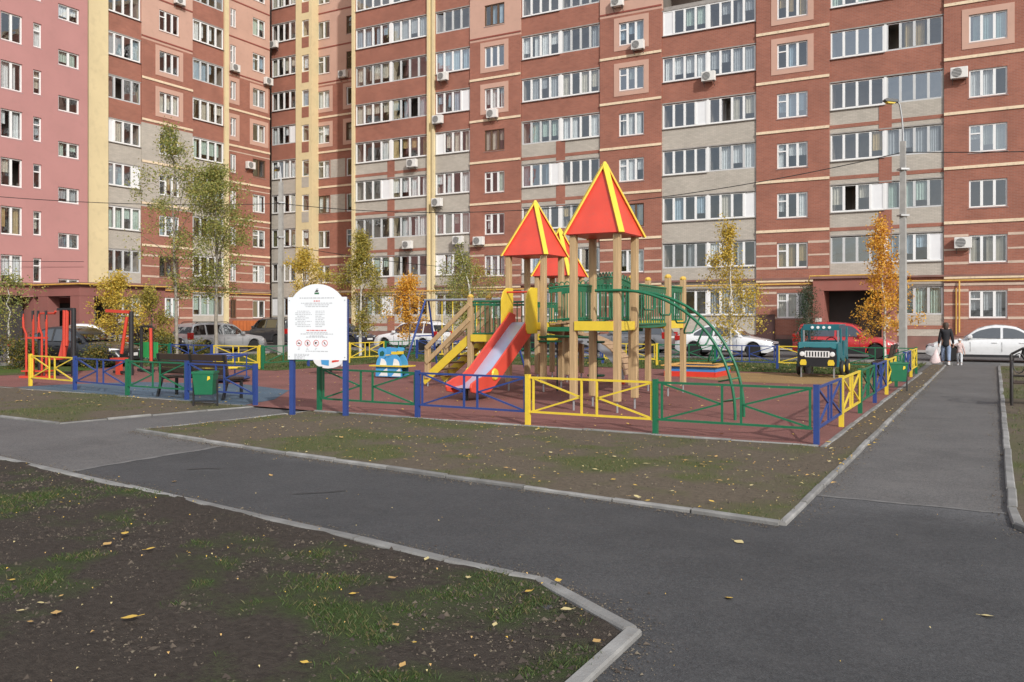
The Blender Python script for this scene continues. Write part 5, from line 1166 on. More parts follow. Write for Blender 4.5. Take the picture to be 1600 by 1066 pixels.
def car(name, label, loc, rz, paint, L=4.5, W=1.75, H=1.46, kind='sedan', belt=.92, z=0.0, group='cars parked along the road', rack=False, dark_lower=False):
    """x forward. kind: sedan, hatch, wagon, van"""
    t = thing(name, label, 'car', (*loc, z), rz, group); h = L/2; w = W/2
    nose = .66; hood = .90 if kind != 'van' else .98
    xa = {'sedan': .95, 'hatch': 1.0, 'wagon': .95, 'van': 1.05, 'suv': .85}[kind]*L/4.5          # windscreen base
    xb = xa-{'sedan': .78, 'hatch': .7, 'wagon': .75, 'van': .72, 'suv': .62}[kind]; xd = {'sedan': -1.55, 'hatch': -h+.10, 'wagon': -h+.12, 'van': -h+.08, 'suv': -h+.12}[kind]
    xc = {'sedan': -.82, 'hatch': -h+.42, 'wagon': -h+.50, 'van': -h+.28, 'suv': -h+.42}[kind]
    if kind == 'sedan': tops = [(-h, .86), (-h+.10, .98), (-h+.5, 1.02), (xd, 1.0), (xa, belt), (xa+.1, hood), (h-.5, .80), (h-.12, nose), (h, .52)]
    else: tops = [(-h, .80), (-h+.06, .98), (xc, belt+.04), (xa, belt), (xa+.1, hood+.04), (h-.4, .84), (h-.10, nose+.04), (h, .52)]
    wr = .315; xw = [h-.86*L/4.5, -h+.92*L/4.5]; Ra = wr+.055
    n = 56; rings = []
    for i in range(n+1):
        x = -h+L*i/n; zt = lerp_tab(tops, x); zb = .21
        e = abs(x)/h; ww = w*(1-.13*max(0, (e-.72)/.28)**2); rise = .10*max(0, (e-.9)/.1)
        for q in xw:
            if abs(x-q) < Ra: zb = max(zb, wr+math.sqrt(max(0, Ra*Ra-(x-q)**2))-.0)
        zb += rise if zb < .25 else 0
        z1 = max(zb+.02, .36); z2 = max(z1+.02, zt*.62); z3 = max(z2+.02, zt-.10); 
        half = [(0, zb), (ww*.80, zb), (ww*.955, zb), (ww*.975, z1), (ww, z2), (ww*.975, z3), (ww*.90, zt-.015), (ww*.62, zt+.012), (0, zt+.022)]
        rings.append([(x, y, zz) for y, zz in half]+[(x, -y, zz) for y, zz in half[-2:0:-1]])
    vs = [p for r in rings for p in r]; m = len(rings[0]); fs = []
    for i in range(n):
        for k in range(m): fs.append((i*m+k, i*m+(k+1) % m, (i+1)*m+(k+1) % m, (i+1)*m+k))
    fs.append(tuple(range(m))); fs.append(tuple(n*m+k for k in range(m-1, -1, -1)))
    b = B(); b.add(vs, fs, paint); body = b.build('body', t, smooth=38)
    b = B(); b.box(-h+.5, h-.5, -w*.72, w*.72, .24, .6, UNDER); b.build('underbody', t)
    # cabin
    wb, wt = w*.93, w*.70; zr = H; A_, B_, C_, D_ = (xa, belt-.03), (xb, zr-.07), (xc, zr-.06), (xd, (1.0 if kind == 'sedan' else belt)-.02); mid = (.5*(xb+xc)+.1, zr)
    key = [A_, (xa*.45+xb*.55, belt+(zr-belt)*.62), B_, mid, C_, (C_[0]*.5+D_[0]*.5, (C_[1]*.56+D_[1]*.44)), D_]; pr = []
    for i in range(len(key)-1):                               # smooth roofline through the key points
        p0, p1, p2, p3 = key[max(0, i-1)], key[i], key[i+1], key[min(len(key)-1, i+2)]
        for j in range(4):
            q = j/4; pr.append(tuple(.5*((2*p1[c])+(-p0[c]+p2[c])*q+(2*p0[c]-5*p1[c]+4*p2[c]-p3[c])*q*q+(-p0[c]+3*p1[c]-3*p2[c]+p3[c])*q**3) for c in (0, 1)))
    pr.append(key[-1])
    def roofz(x):
        for (x0, z0), (x1, z1) in zip(pr[:-1], pr[1:]):
            if x1 <= x <= x0: return z0 if x0 == x1 else z0+(z1-z0)*(x0-x)/(x0-x1)
        return belt
    ywid = lambda zz: wb+(wt-wb)*((zz-belt)/(zr-belt))
    vs = []; 
    for x, zz in pr: y = ywid(zz); vs += [(x, y, zz), (x, 0, zz+(.03 if zz > belt+.2 else .0)), (x, -y, zz)]
    fs = []
    for i in range(len(pr)-1): o = 3*i; fs += [(o, o+1, o+4, o+3), (o+1, o+2, o+5, o+4)]
    fs += [tuple(3*i for i in range(len(pr)-1, -1, -1)), tuple(3*i+2 for i in range(len(pr)))]
    b = B(); b.add(vs, fs, paint); cab = b.build('cabin', t, smooth=60, bevel=.045)
    # glass on the cabin sides, as separate panes
    zb_, zt_ = belt+.03, zr-.12
    def xf(zz): 
        t_ = (zz-A_[1])/(B_[1]-A_[1]); return A_[0]+(B_[0]-A_[0])*t_
    def xr(zz): t_ = (zz-D_[1])/(C_[1]-D_[1]); return D_[0]+(C_[0]-D_[0])*t_
    xp = .5*(xa+xb)-.95*L/4.5
    f0, f1 = xf(zb_)-.16, xf(zt_)-.12; r0, r1 = xr(zb_)+.16, xr(zt_)+.14
    def pane_poly(xl, xr_):                                   # xl > xr_: front to rear, top edge follows the roof
        top = [(x, min(zt_+.02, roofz(x)-.085)) for x in np.linspace(xl, xr_, 9)]
        top = [p for p in top if p[1] > zb_+.015]
        return [(min(xl, top[0][0]+.05), zb_)]+top+[(max(xr_, top[-1][0]-.05), zb_)]
    fe, re_ = xa-.22, (xd+.24 if kind == 'sedan' else xr(zb_)+.14)
    polys = [pane_poly(fe, xp+.05)]
    if kind in ('sedan', 'hatch'): polys.append(pane_poly(xp-.05, re_))
    else: xq = xp-.92*L/4.5; polys += [pane_poly(xp-.05, xq+.045), pane_poly(xq-.045, re_)]
    for s in (1, -1):
        for p in polys:
            b = B(); b.add([(x, s*(ywid(zz)+.022), zz) for x, zz in p]+[(x, s*(ywid(zz)-.0), zz) for x, zz in p], [tuple(range(len(p))), tuple(range(2*len(p)-1, len(p)-1, -1))]+[(i, len(p)+i, len(p)+(i+1) % len(p), (i+1) % len(p)) for i in range(len(p))], GLASSC); b.build('side_window', cab)
        b = B(); b.box(xa-.35, xa-.18, s*(w+.02)-.07, s*(w+.02)+.09 if s > 0 else s*(w+.02)+.07, belt+.02, belt+.15, paint) if s > 0 else b.box(xa-.35, xa-.18, -(w+.02)-.09, -(w+.02)+.07, belt+.02, belt+.15, paint); b.build('mirror', t, bevel=.03)
        for x in (xp+.16, xp-.78): b = B(); b.box(x, x+.18, s*w*1.0-.01 if s > 0 else -w-.012, s*w+.012 if s > 0 else -w+.01, belt-.16, belt-.125, paint if not dark_lower else TRIM); b.build('handle', t, bevel=.006)
        b = B()
        for x in (xp, xf(zb_)-.18, xp-.92*L/4.5):
            if x-.2 > xw[1]: b.box(x-.004, x+.004, s*(w*.999)-.004, s*(w*.999)+.004, .42, belt-.12, TRIM)
        b.build('door_seam', t)
        b = B(); b.box(xw[1]+Ra+.03, xw[0]-Ra-.03, s*w*.97-.03, s*w*.97+.03, .20, .30 if not dark_lower else .46, TRIM); b.build('side_skirt', t)
        # lamps
        b = B(); b.add([(h-.36, s*w*.93, .70), (h-.06, s*w*.74, .66), (h-.05, s*w*.50, .64), (h-.06, s*w*.50, .54), (h-.04, s*w*.76, .54), (h-.34, s*w*.955, .60)], [(0, 1, 2, 3, 4, 5)], HLAMP); o_ = b.build('headlight', t); so_ = o_.modifiers.new('thick', 'SOLIDIFY'); so_.thickness = .08; so_.offset = 0
        zt1 = .95 if kind == 'sedan' else 1.05; b = B(); b.box(-h+.0, -h+.28, s*w*.93-.12 if s > 0 else -w*.93-.02, s*w*.93+.02 if s > 0 else -w*.93+.12, .72, zt1, TLAMP); b.build('tail_light', t, bevel=.02)
    fr = lambda z0, z1, y, p, q, off: [(p[0]+(q[0]-p[0])*z0+off, -y(z0), p[1]+(q[1]-p[1])*z0+.02), (p[0]+(q[0]-p[0])*z0+off, y(z0), p[1]+(q[1]-p[1])*z0+.02), (p[0]+(q[0]-p[0])*z1+off, y(z1), p[1]+(q[1]-p[1])*z1+.02), (p[0]+(q[0]-p[0])*z1+off, -y(z1), p[1]+(q[1]-p[1])*z1+.02)]
    for nm, p, q, off in (('windscreen', A_, B_, .075), ('rear_window', D_, C_, -.035)):
        y = lambda s_: (wb+(wt-wb)*s_)*.86
        b = B(); b.add(fr(.12, .92, y, p, q, off), [(0, 1, 2, 3)], GLASSC); o_ = b.build(nm, cab); so_ = o_.modifiers.new('thick', 'SOLIDIFY'); so_.thickness = .03; so_.offset = 0
    b = B(); b.box(h-.05, h+.015, -w*.46, w*.46, .50, .60, TRIM); b.box(h-.08, h+.005, -w*.62, w*.62, .28, .40, TRIM); b.build('grille', t, bevel=.01)
    b = B(); b.box(h+.016, h+.024, -.26, .26, .42, .53, PLATE); b.build('number_plate', t); b = B(); b.box(-h-.014, -h-.002, -.26, .26, .62 if kind == 'sedan' else .74, .73 if kind == 'sedan' else .85, PLATE); b.build('number_plate', t)
    b = B(); b.box(-h-.03, -h+.2, -w*.80, w*.80, .26, .40, TRIM); b.build('rear_bumper', t, bevel=.02)
    if rack:
        for s in (1, -1): b = B(); b.tube([(xb-.1, s*wt*.92, zr-.03), (xb-.25, s*wt*.92, zr+.04), (xc+.2, s*wt*.92, zr+.04), (xc+.05, s*wt*.92, zr-.03)], .02, TRIM, 6); b.build('roof_rail', cab)
    ty, ri = wheel_meshes(wr, .20)
    for q in xw:
        for s in (1, -1):
            o_ = put('wheel', ty, t, (q, s*(w-.115), wr), (0, 0, 0 if s < 0 else math.pi)); put('rim', ri, o_)
    return t
GLASSC = glass_mat('tinted_car_glass', (0.05, 0.055, 0.055), 0.16)
CW = carpaint('white_car_paint', (0.74, 0.75, 0.76)); CRD = carpaint('red_car_paint', (0.50, 0.025, 0.028)); CSL = carpaint('silver_car_paint', (0.42, 0.43, 0.44), .4); CBK = carpaint('black_car_paint', (0.012, 0.012, 0.014)); CGR = carpaint('dark_grey_car_paint', (0.035, 0.036, 0.04)); CMG = carpaint('mid_grey_car_paint', (0.20, 0.20, 0.21), .3)
ZR = -.004
def spot(px, Y): return (onY(px, Y), Y)
car('parked_car', 'white sedan facing left at the end of the footpath behind the pedestrians', (onY(1448, 39.7)+2.33, 39.7), math.pi, CW, 4.65, 1.78, 1.46, z=ZR)
car('parked_car', 'red hatchback car parked behind the toy jeep', (onY(1402, 40.2)-2.1, 40.3), 0, CRD, 4.25, 1.74, 1.56, 'hatch', z=ZR, dark_lower=True)
car('parked_car', 'white sedan facing right behind the green arched ladder', (onY(1213, 39.4)-2.2, 39.3), 0, CW, 4.45, 1.74, 1.46, z=ZR)
car('parked_car', 'grey station wagon partly hidden behind the tall roofed tower', spot(985, 41.5), math.pi, CMG, 4.5, 1.75, 1.5, 'wagon', z=ZR)
car('parked_car', 'black car seen between tower posts behind the slide', spot(858, 40.5), 0, CBK, 4.3, 1.74, 1.47, 'hatch', z=ZR)
car('parked_car', 'white estate car parked behind the swing and orange tree', (onY(598, 38.2)+2.05, 38.2), math.pi, CW, 4.2, 1.74, 1.58, 'wagon', z=ZR, rack=True)
car('parked_car', 'dark blue car mostly hidden behind the information board', spot(535, 41.5), 0, carpaint('navy_car_paint', (.012, .018, .04)), 4.3, 1.74, 1.46, 'sedan', z=ZR)
car('parked_car', 'silver station wagon behind the left bench showing its tail', (-33.9, 30.4), R(84), CSL, 4.65, 1.8, 1.52, 'wagon', z=ZR, rack=True)
car('parked_car', 'dark grey off road car parked beside the lamp post at left', (onY(386, 42.5)+2.4, 42.3), math.pi, CGR, 4.75, 1.9, 1.74, 'suv', belt=1.08, z=ZR, rack=True)
car('parked_car', 'black car with fallen leaves on its bonnet behind exercise machines', G(122, 573), R(18), CBK, 4.4, 1.76, 1.46, 'sedan', z=ZR)
car('parked_car', 'silver white car behind the black machine post at left', G(116, 561), R(232), carpaint('pearl_car_paint', (.60, .61, .63)), 4.5, 1.76, 1.5, 'sedan', z=ZR)
car('parked_car', 'black car behind the yellow bush between machines and bench', (-34.4, 26.0), R(88), CBK, 4.3, 1.76, 1.5, 'wagon', z=ZR)
car('parked_car', 'dark green off road car at the left edge behind red swing arms', (-35.2, 17.6), R(88), carpaint('dark_green_car_paint', (.012, .02, .018)), 4.6, 1.85, 1.78, 'suv', belt=1.08, z=ZR)

# ================================================================== LAMP POSTS AND CABLES
LAMPG = M('dark_lamp_casing', (0.10, 0.10, 0.10), .5)
def lamp_post(label, loc, H, arm, top, rz):
    t = thing('street_lamp', label, 'street lamp', (*loc, .02), rz)
    b = B(); b.lathe([(.165, -.05), (.16, .0), (.115, H)], CONC, 4); b.build('pole', t)
    b = B(); b.tube([(0, 0, H-.8), (0, 0, H+.25), (arm*.15, 0, H+.75), (arm*.55, 0, top-.1), (arm, 0, top)], .03, GALV, 8); b.build('arm', t, smooth=60)
    b = B(); b.prism([(arm-.02, top-.05), (arm+.45, top-.02), (arm+.5, top+.03), (arm+.4, top+.1), (arm, top+.07)], -.10, .10, LAMPG); b.build('lamp_head', t, bevel=.02)
    b = B(); b.prism([(arm+.08, top-.05), (arm+.42, top-.03), (arm+.34, top-.08), (arm+.14, top-.09)], -.09, .09, PY); b.build('lens', t)
    for z in (H-1.0, H-2.6): b = B(); b.box(-.15, .15, -.15, .15, z, z+.06, GALV); b.tube([(.0, -.14, z+.03), (0, -.24, z+.03)], .02, PK, 6); b.build('bracket', t)
    return t
lx, ly = onY(1411, 32.6), 32.6; lamp_post('concrete street lamp rising behind the right fence corner', (lx, ly), zat(lx, ly, 222), .22, zat(lx, ly, 160), R(215))
qx, qy = G(439, 556); lamp_post('concrete street lamp with curved arm left of the information board', (qx, qy), zat(qx, qy, 285), -.9, zat(qx, qy, 262), R(-30))
CABLE = M('cable_black', (0.012, 0.012, 0.012), .7)
def cable(label, p, q, sag):
    p = Vector(p); q = Vector(q); b = B(); N = 24; b.tube([tuple(p.lerp(q, i/N)-Vector((0, 0, sag*4*(i/N)*(1-i/N)))) for i in range(N+1)], .016, CABLE, 5); tag(b.build('cable', smooth=60), label, 'cable')
z1_, z2_ = zat(lx, ly, 238), zat(qx, qy, 318)
cable('black cable sagging between the two lamp posts', (lx, ly, z1_), (qx, qy, z2_), 1.1)
cable('black cable from right lamp post to the right edge', (lx, ly, z1_), (14, 33.5, z1_-.4), .3)
cable('black cable from left lamp post towards the pink building', (qx, qy, z2_), (-49, 12, 9.0), .9)
cable('low black cable along the front of the beige ground floor', (qx, qy, z2_-1.9), (-27, 49.6, 4.9), .3)
cable('thin dark cable crossing the pink wall', (-48.6, 12, 4.6), (-48.6, 33.0, 5.2), .15)

# ================================================================== TREES
BIRCH = M('birch_bark', (0.55, 0.52, 0.47), .8, var=.35, vs=7, dirt=.5); BARK2 = M('pale_grey_bark', (0.27, 0.24, 0.20), .9, var=.3, vs=8, bump=.4, bs=30); BARK = M('grey_bark', (0.16, 0.13, 0.10), .9, var=.3, vs=8, bump=.4, bs=30)
LF = {'green': leafmat('leaves_green', [(0.16, 0.21, 0.05), (0.23, 0.27, 0.07), (0.34, 0.33, 0.09), (0.44, 0.37, 0.10), (0.19, 0.24, 0.06)]),
      'olive': leafmat('leaves_olive', [(0.20, 0.21, 0.05), (0.34, 0.30, 0.06), (0.55, 0.42, 0.08), (0.25, 0.24, 0.05)]),
      'yellow': leafmat('leaves_yellow', [(0.62, 0.43, 0.06), (0.72, 0.52, 0.08), (0.44, 0.36, 0.07), (0.66, 0.44, 0.06), (0.30, 0.28, 0.06)]),
      'orange': leafmat('leaves_orange', [(0.70, 0.36, 0.04), (0.76, 0.44, 0.06), (0.62, 0.28, 0.03), (0.78, 0.52, 0.09)]),
      'needle': leafmat('needles', [(0.03, 0.06, 0.03), (0.06, 0.09, 0.04)]),
      'bush': leafmat('leaves_bush', [(0.04, 0.07, 0.02), (0.10, 0.12, 0.03), (0.30, 0.20, 0.03), (0.06, 0.09, 0.02)])}
def tree(name, label, base, H, crown, leaf, n_leaf, seed, bark=BIRCH, r0=.07, lean=(0, 0), leafsize=.07, droop=.25, n_branch=34, up=.9, clump=9, kink=.05, lobes=None, cat='tree', spread=.14, tp=1.4):
    """crown: (z0 fraction, max radius, widest fraction). twigs carry the leaves, so the crown stays open"""
    rs = random.Random(seed); t = thing(name, label, cat, (*base, 0.0)); b = B()
    tr = []; x = y = 0
    for i in range(13):
        f = i/12; tr.append(Vector((lean[0]*f**1.5*H+rs.uniform(-kink, kink)*f*2, lean[1]*f**1.5*H+rs.uniform(-kink, kink)*f*2, H*f)))
    b.tube(tr, [r0*(1-.93*i/12) for i in range(13)], bark, 8)
    twigs = []; z0, Rm, wf = crown
    for k in range(n_branch):
        f = z0+(1-z0)*((k+rs.random())/n_branch)**.95*.99; i = min(11, int(f*12)); p = tr[i].lerp(tr[i+1], f*12-i)
        g = (f-z0)/(1-z0); rad = Rm*(min(1, (g+.05)/wf)**.6 if g < wf else max(.10, 1-((g-wf)/(1-wf))**tp))*rs.uniform(.35, 1.2)
        a = rs.uniform(0, 6.283); d = Vector((math.cos(a), math.sin(a), 0)); rise = rad*up*rs.uniform(.5, 1.3)
        pts = [p, p+d*rad*.35+Vector((0, 0, rise*.55)), p+d*rad*.72+Vector((rs.uniform(-.1, .1), rs.uniform(-.1, .1), rise*.92)), p+d*rad+Vector((rs.uniform(-.15, .15), rs.uniform(-.15, .15), rise-droop*rad))]
        rb = r0*(1-.9*f)*.30+.003; b.tube(pts, [rb, rb*.7, rb*.45, .003], BARK, 5); twigs.append((pts, rad))
        for q in range(3):
            j = rs.uniform(.35, .95); seg = min(2, int(j*3)); s = pts[seg].lerp(pts[seg+1], j*3-seg); d2 = Vector((rs.uniform(-1, 1), rs.uniform(-1, 1), rs.uniform(-.4-droop, .7))).normalized()*rad*rs.uniform(.25, .5)
            e = s+d2-Vector((0, 0, droop*.3)); b.tube([s, s.lerp(e, .5)+Vector((0, 0, .03)), e], [rb*.4, rb*.3, .002], BARK, 4, cap=False); twigs.append(([s, s.lerp(e, .5), e, e], rad*.4))
    trunk = b.build('trunk', t, smooth=60, fix=False)
    V = []; F = []; c = 0
    while c < n_leaf:
        pts, rad = rs.choice(twigs); k = rs.uniform(.25, 1.0)**.7; seg = min(2, int(k*2.999)); s = pts[seg].lerp(pts[seg+1], k*3-seg)
        for _ in range(rs.randint(2, clump)):
            p = s+Vector((rs.gauss(0, spread), rs.gauss(0, spread), rs.gauss(-.04, spread)))
            u = Vector((rs.gauss(0, 1), rs.gauss(0, 1), rs.gauss(-.5, .8))).normalized(); v = u.cross(Vector((rs.gauss(0, 1), rs.gauss(0, 1), rs.gauss(0, 1)))).normalized(); L_ = leafsize*rs.uniform(.6, 1.25); o = len(V)
            V += [tuple(p), tuple(p+u*L_*.5+v*L_*.36), tuple(p+u*L_*1.05), tuple(p+u*L_*.5-v*L_*.36)]; F.append((o, o+1, o+2, o+3)); c += 1
    me = bpy.data.meshes.new('crown'); me.from_pydata(V, [], F); me.materials.append(LF[leaf]); put('crown', me, t)
    return t
def tb(px, py): return G(px, py)
tree('birch_tree', 'tall thin birch with sparse green leaves behind the exercise ground', tb(276, 562), zat(*tb(276, 562), 196), (.22, 2.1, .35), 'green', 9500, 21, BARK2, .085, (-.035, .0), .08, .15, 40, .8, clump=16, spread=.17)
tree('birch_tree', 'green leafy tree with forked trunk left of the left lamp post', tb(338, 560), zat(*tb(338, 560), 262), (.27, 2.0, .30), 'green', 16500, 22, BARK2, .09, (-.01, 0), .08, .12, 48, 1.3, clump=16, spread=.18)
tree('young_tree', 'small yellow green tree behind the red top arm', tb(184, 566), 3.5, (.12, 1.35, .35), 'yellow', 5500, 23, BARK, .06, (0, 0), .085, .3, 26, .8)
tree('young_tree', 'olive and yellow bushy tree left of the tall birch', tb(236, 560), 3.0, (.10, 1.6, .4), 'olive', 5500, 24, BARK, .06, (0, 0), .085, .3, 26, .6)
tree('birch_tree', 'yellowing tree behind the top of the information board', tb(474, 556), 4.9, (.35, 1.1, .4), 'yellow', 5500, 25, BARK, .07, (0, 0), .08, .3, 26, .9)
tree('birch_tree', 'slender birch with olive yellow leaves right of the information board', tb(563, 558), 5.7, (.18, 1.35, .25), 'olive', 12500, 26, BIRCH, .08, (0, 0), .075, .5, 40, .9)
tree('young_tree', 'small bright orange tree before the white estate car', tb(640, 560), 3.6, (.25, .85, .3), 'orange', 4800, 27, BARK, .045, (0, 0), .08, .2, 24, .9)
tree('birch_tree', 'leaning birch with drooping green leaves behind the stairs', tb(748, 562), zat(*tb(748, 562), 380), (.35, 1.3, .5), 'green', 6500, 28, BIRCH, .09, (-.23, .05), .075, 1.3, 34, .25)
tree('birch_tree', 'weeping olive crown bending right behind the slide', tb(728, 556), 4.3, (.40, 1.7, .5), 'olive', 5500, 33, BIRCH, .07, (.10, .0), .07, 1.1, 26, .4)
tree('birch_tree', 'golden birch before the beige balconies behind the arched ladder', tb(1142, 566), zat(*tb(1142, 566), 345), (.16, 1.75, .25), 'yellow', 6200, 29, BIRCH, .06, (-.015, 0), .08, .6, 30, .6, clump=20, tp=.75, spread=.15)
tree('birch_tree', 'bright orange birch with white trunk behind the right bench', tb(1383, 568), zat(*tb(1383, 568), 340), (.20, 1.75, .22), 'orange', 5600, 30, BIRCH, .06, (-.03, 0), .09, .5, 26, .35, clump=22, tp=.7, spread=.16)
tree('young_tree', 'thin young tree with white trunk at the far left edge', tb(14, 572), 3.4, (.40, 1.1, .4), 'green', 1500, 31, BIRCH, .05, (0, 0), .08, .3, 20, .6)
tree('young_pine', 'small dark young pine behind the toy jeep', tb(1262, 568), 2.9, (.10, .55, .2), 'needle', 4500, 32, BARK, .05, (0, 0), .05, -.2, 40, .5)
for i, (px, py, s, lab) in enumerate([(20, 578, 1.0, 'low dark shrub at the far left edge'), (48, 576, .8, 'low shrub behind the red swing arms'), (252, 570, 1.0, 'dense yellow green shrub left of the bench back'), (150, 577, .7, 'small shrub between the exercise machines'), (312, 566, .7, 'small shrub before the silver wagon'), (745, 560, .9, 'low green shrub behind the stair platform')]):
    tree('shrub', lab, tb(px, py), 1.0*s, (.05, .75*s, .4), 'bush', 1500, 50+i, BARK, .025, (0, 0), .07, .2, 22, .8, cat='shrub')

# ================================================================== PEOPLE
SKIN = M('skin', (0.46, 0.27, 0.20), .55, var=.05); HAIR = M('brown_hair', (0.05, 0.03, 0.02), .6, var=.2, vs=40); COAT = M('black_coat', (0.014, 0.014, 0.018), .8, var=.2, vs=12, bump=.3, bs=20); JEANS = M('pale_jeans', (0.22, 0.28, 0.40), .8, var=.2, vs=10, bump=.2); SHOE = M('white_shoe', (0.65, 0.65, 0.66), .6); BAGM = M('pinkish_bag', (0.72, 0.58, 0.58), .5, var=.12, vs=14)
KCOAT = M('pink_white_jacket', (0.58, 0.44, 0.42), .8, var=.45, vs=18); KPANT = M('pale_trousers', (0.58, 0.60, 0.62), .8, var=.1); KHAT = M('white_hat', (0.72, 0.72, 0.72), .8)
def skinned(name, chains, mat, parent, root=0):
    """chains: list of [(x,y,z,r)...]; equal points are shared, surface grown by a Skin modifier"""
    V = []; Ra = []; E = []; idx = {}
    for ch in chains:
        pv = None
        for (x, y, z, r) in ch:
            k = (round(x, 4), round(y, 4), round(z, 4))
            if k not in idx: idx[k] = len(V); V.append((x, y, z)); Ra.append(r)
            if pv is not None: E.append((pv, idx[k]))
            pv = idx[k]
    me = bpy.data.meshes.new(name); me.from_pydata(V, E, []); o = put(name, me, parent)
    me.skin_vertices.new() if hasattr(me.skin_vertices, 'new') and not me.skin_vertices else None
    m = o.modifiers.new('skin', 'SKIN'); m.use_smooth_shade = True
    if me.skin_vertices:
        for i, r in enumerate(Ra): me.skin_vertices[0].data[i].radius = (r, r) if not isinstance(r, tuple) else r
        me.skin_vertices[0].data[root].use_root = True
    s = o.modifiers.new('sub', 'SUBSURF'); s.levels = 2; s.render_levels = 2
    me.materials.append(mat); return o
def person(label, loc, rz, H, coat, pants, hairm, shoe, step, armL, armR, hood=False, long_hair=True, coat_len=.47):
    """facing +y locally. arms: hand targets (x,y,z) in fractions of H"""
    t = thing('person', label, 'person', (*loc, 0.0), rz); h = H
    P = lambda x, y, z, r: (x*h, y*h, z*h, r*h)
    pel = (0, 0, .52); sL, sR = (-.088, 0, .80), (.088, 0, .80)
    aL = ((-.055, 0, .50), (-.058, step*.5+.02, .28), (-.055, step*.75, .045)); aR = ((.055, 0, .50), (.058, -step*.35+.02, .28), (.055, -step*.85-.02, .06))
    arm = lambda s, hnd: (s, ((s[0]+hnd[0])/2+(.008 if s[0] > 0 else -.008), (s[1]+hnd[1])/2-.025, (s[2]+hnd[2])/2), hnd)
    rl, rr_ = arm(sL, armL), arm(sR, armR)
    ch = [[P(*pel, .075), P(0, 0, .62, .072), P(0, 0, .74, .085), P(0, 0, .81, .06), P(0, .005, .855, .032), P(0, .012, .885, .048), P(0, .015, .935, .058), P(0, .012, .975, .045)]]
    for a in (aL, aR): ch.append([P(*pel, .075), P(*a[0], .058), P(*a[1], .036), P(a[2][0], a[2][1], a[2][2], .022), P(a[2][0], a[2][1]+.05, a[2][2]-.025, .018)])
    for a in (rl, rr_):
        hd = Vector(a[2]); dr = (Vector(a[2])-Vector(a[1])).normalized(); ch.append([P(0, 0, .81, .06), P(*a[0], .036), P(*a[1], .026), P(*a[2], .017), P(*(hd+dr*.03), .018)])
    body = skinned('body', ch, SKIN, t)
    for nme, a in (('left_hand', rl), ('right_hand', rr_)):      # fingers as short chains rooted in the palm
        hd = Vector(a[2])+(Vector(a[2])-Vector(a[1])).normalized()*.03; sgn = -1 if nme[0] == 'l' else 1; chs = []
        for i in range(4): o = Vector(((i-1.5)*.0035, (i-1.5)*.010, 0)); q = hd+o; chs.append([P(*q, .0058), P(*(q+Vector((-sgn*.004, .0, -.022-.003*(1.5-abs(i-1.5))))), .0052), P(*(q+Vector((-sgn*.016, .0, -.036))), .0045)])
        chs.append([P(*(hd+Vector((0, .012, .012))), .006), P(*(hd+Vector((-sgn*.006, .026, -.002))), .0055), P(*(hd+Vector((-sgn*.012, .026, -.018))), .005)])
        b = B()
        for c_ in chs: b.tube([p[:3] for p in c_], [p[3] for p in c_], SKIN, 6)
        b.build(nme, t, smooth=60)
    cl = [[P(0, 0, .50, .088), P(0, 0, .62, .088), P(0, 0, .74, .10), P(0, 0, .80, .082), P(0, 0, .835, .05)]]
    cl.insert(0, [P(0, -.005, coat_len, .098), P(0, 0, .50, .088)])
    for a in (rl, rr_): e = Vector(a[1]).lerp(Vector(a[2]), .93); cl.append([P(0, 0, .80, .082), P(*a[0], .043), P(*a[1], .036), P(*e, .028)])
    skinned('coat', cl, coat, t)
    pl = [[P(0, 0, .53, .07), P(0, 0, .505, .083)]]
    for a in (aL, aR): pl.append([P(0, 0, .505, .083), P(*a[0], .066), P(*a[1], .045), P(a[2][0], a[2][1], a[2][2]+.03, .032)])
    skinned('trousers', pl, pants, t)
    for a in (aL, aR):
        x, y, z = a[2]; b = B(); b.prism([(y-.03, z-.045), (y+.085, z-.045), (y+.095, z-.03), (y+.06, z-.01), (y+.01, z+.02), (y-.03, z+.02)], x-.024, x+.024, shoe, 'yz'); o_ = b.build('shoe', t, bevel=.012); o_.scale = (h, h, h)
    # face and hair
    b = B(); b.lathe([(0, -.012), (.010, -.008), (.008, .012), (0, .02)], SKIN, 8, c=(0, .074, .925))
    for s in (-1, 1): b.lathe([(0, -.006), (.006, 0), (0, .006)], M('eye', (.02, .015, .01), .3), 8, c=(s*.02, .066, .94))
    b.box(-.018, .018, .062, .069, .899, .903, M('lips', (.35, .12, .10), .5))
    for s in (-1, 1): b.lathe([(0, -.02), (.012, -.005), (.013, .01), (0, .02)], SKIN, 8, c=(s*.057, .01, .93))
    o_ = b.build('face', t, smooth=60); o_.scale = (h, h, h)
    if long_hair: skinned('hair', [[P(0, -.02, .79, .05), P(0, -.016, .85, .058), P(0, -.012, .93, .063), P(0, -.002, .972, .052)]], hairm, t)
    else: skinned('hat', [[P(0, -.004, .925, .062), P(0, .0, .955, .064), P(0, -.004, .99, .045)], [P(0, -.004, .99, .045), P(0, -.01, 1.015, .016)]], hairm, t)
    return t
wx, wy = G(1478, 571); wm = person('person in black coat and pale jeans walking away with a bag', (wx, wy), R(6), 1.64, COAT, JEANS, HAIR, SHOE, .10, (-.145, .02, .47), (.15, .02, .47), coat_len=.40)
kx, ky = G(1499.5, 571); person('child in pink and white jacket and white hat walking beside the adult', (kx, ky), R(4), .98, KCOAT, KPANT, KHAT, SHOE, .12, (-.20, .0, .72), (.17, .0, .46), long_hair=False)
bx_, by_ = wx-.17*1.64-.04, wy+.02
t = thing('carrier_bag', 'pale pinkish carrier bag hanging from the hand of the adult', 'bag', (bx_, by_, .06)); t.scale = (.82, .82, .97)
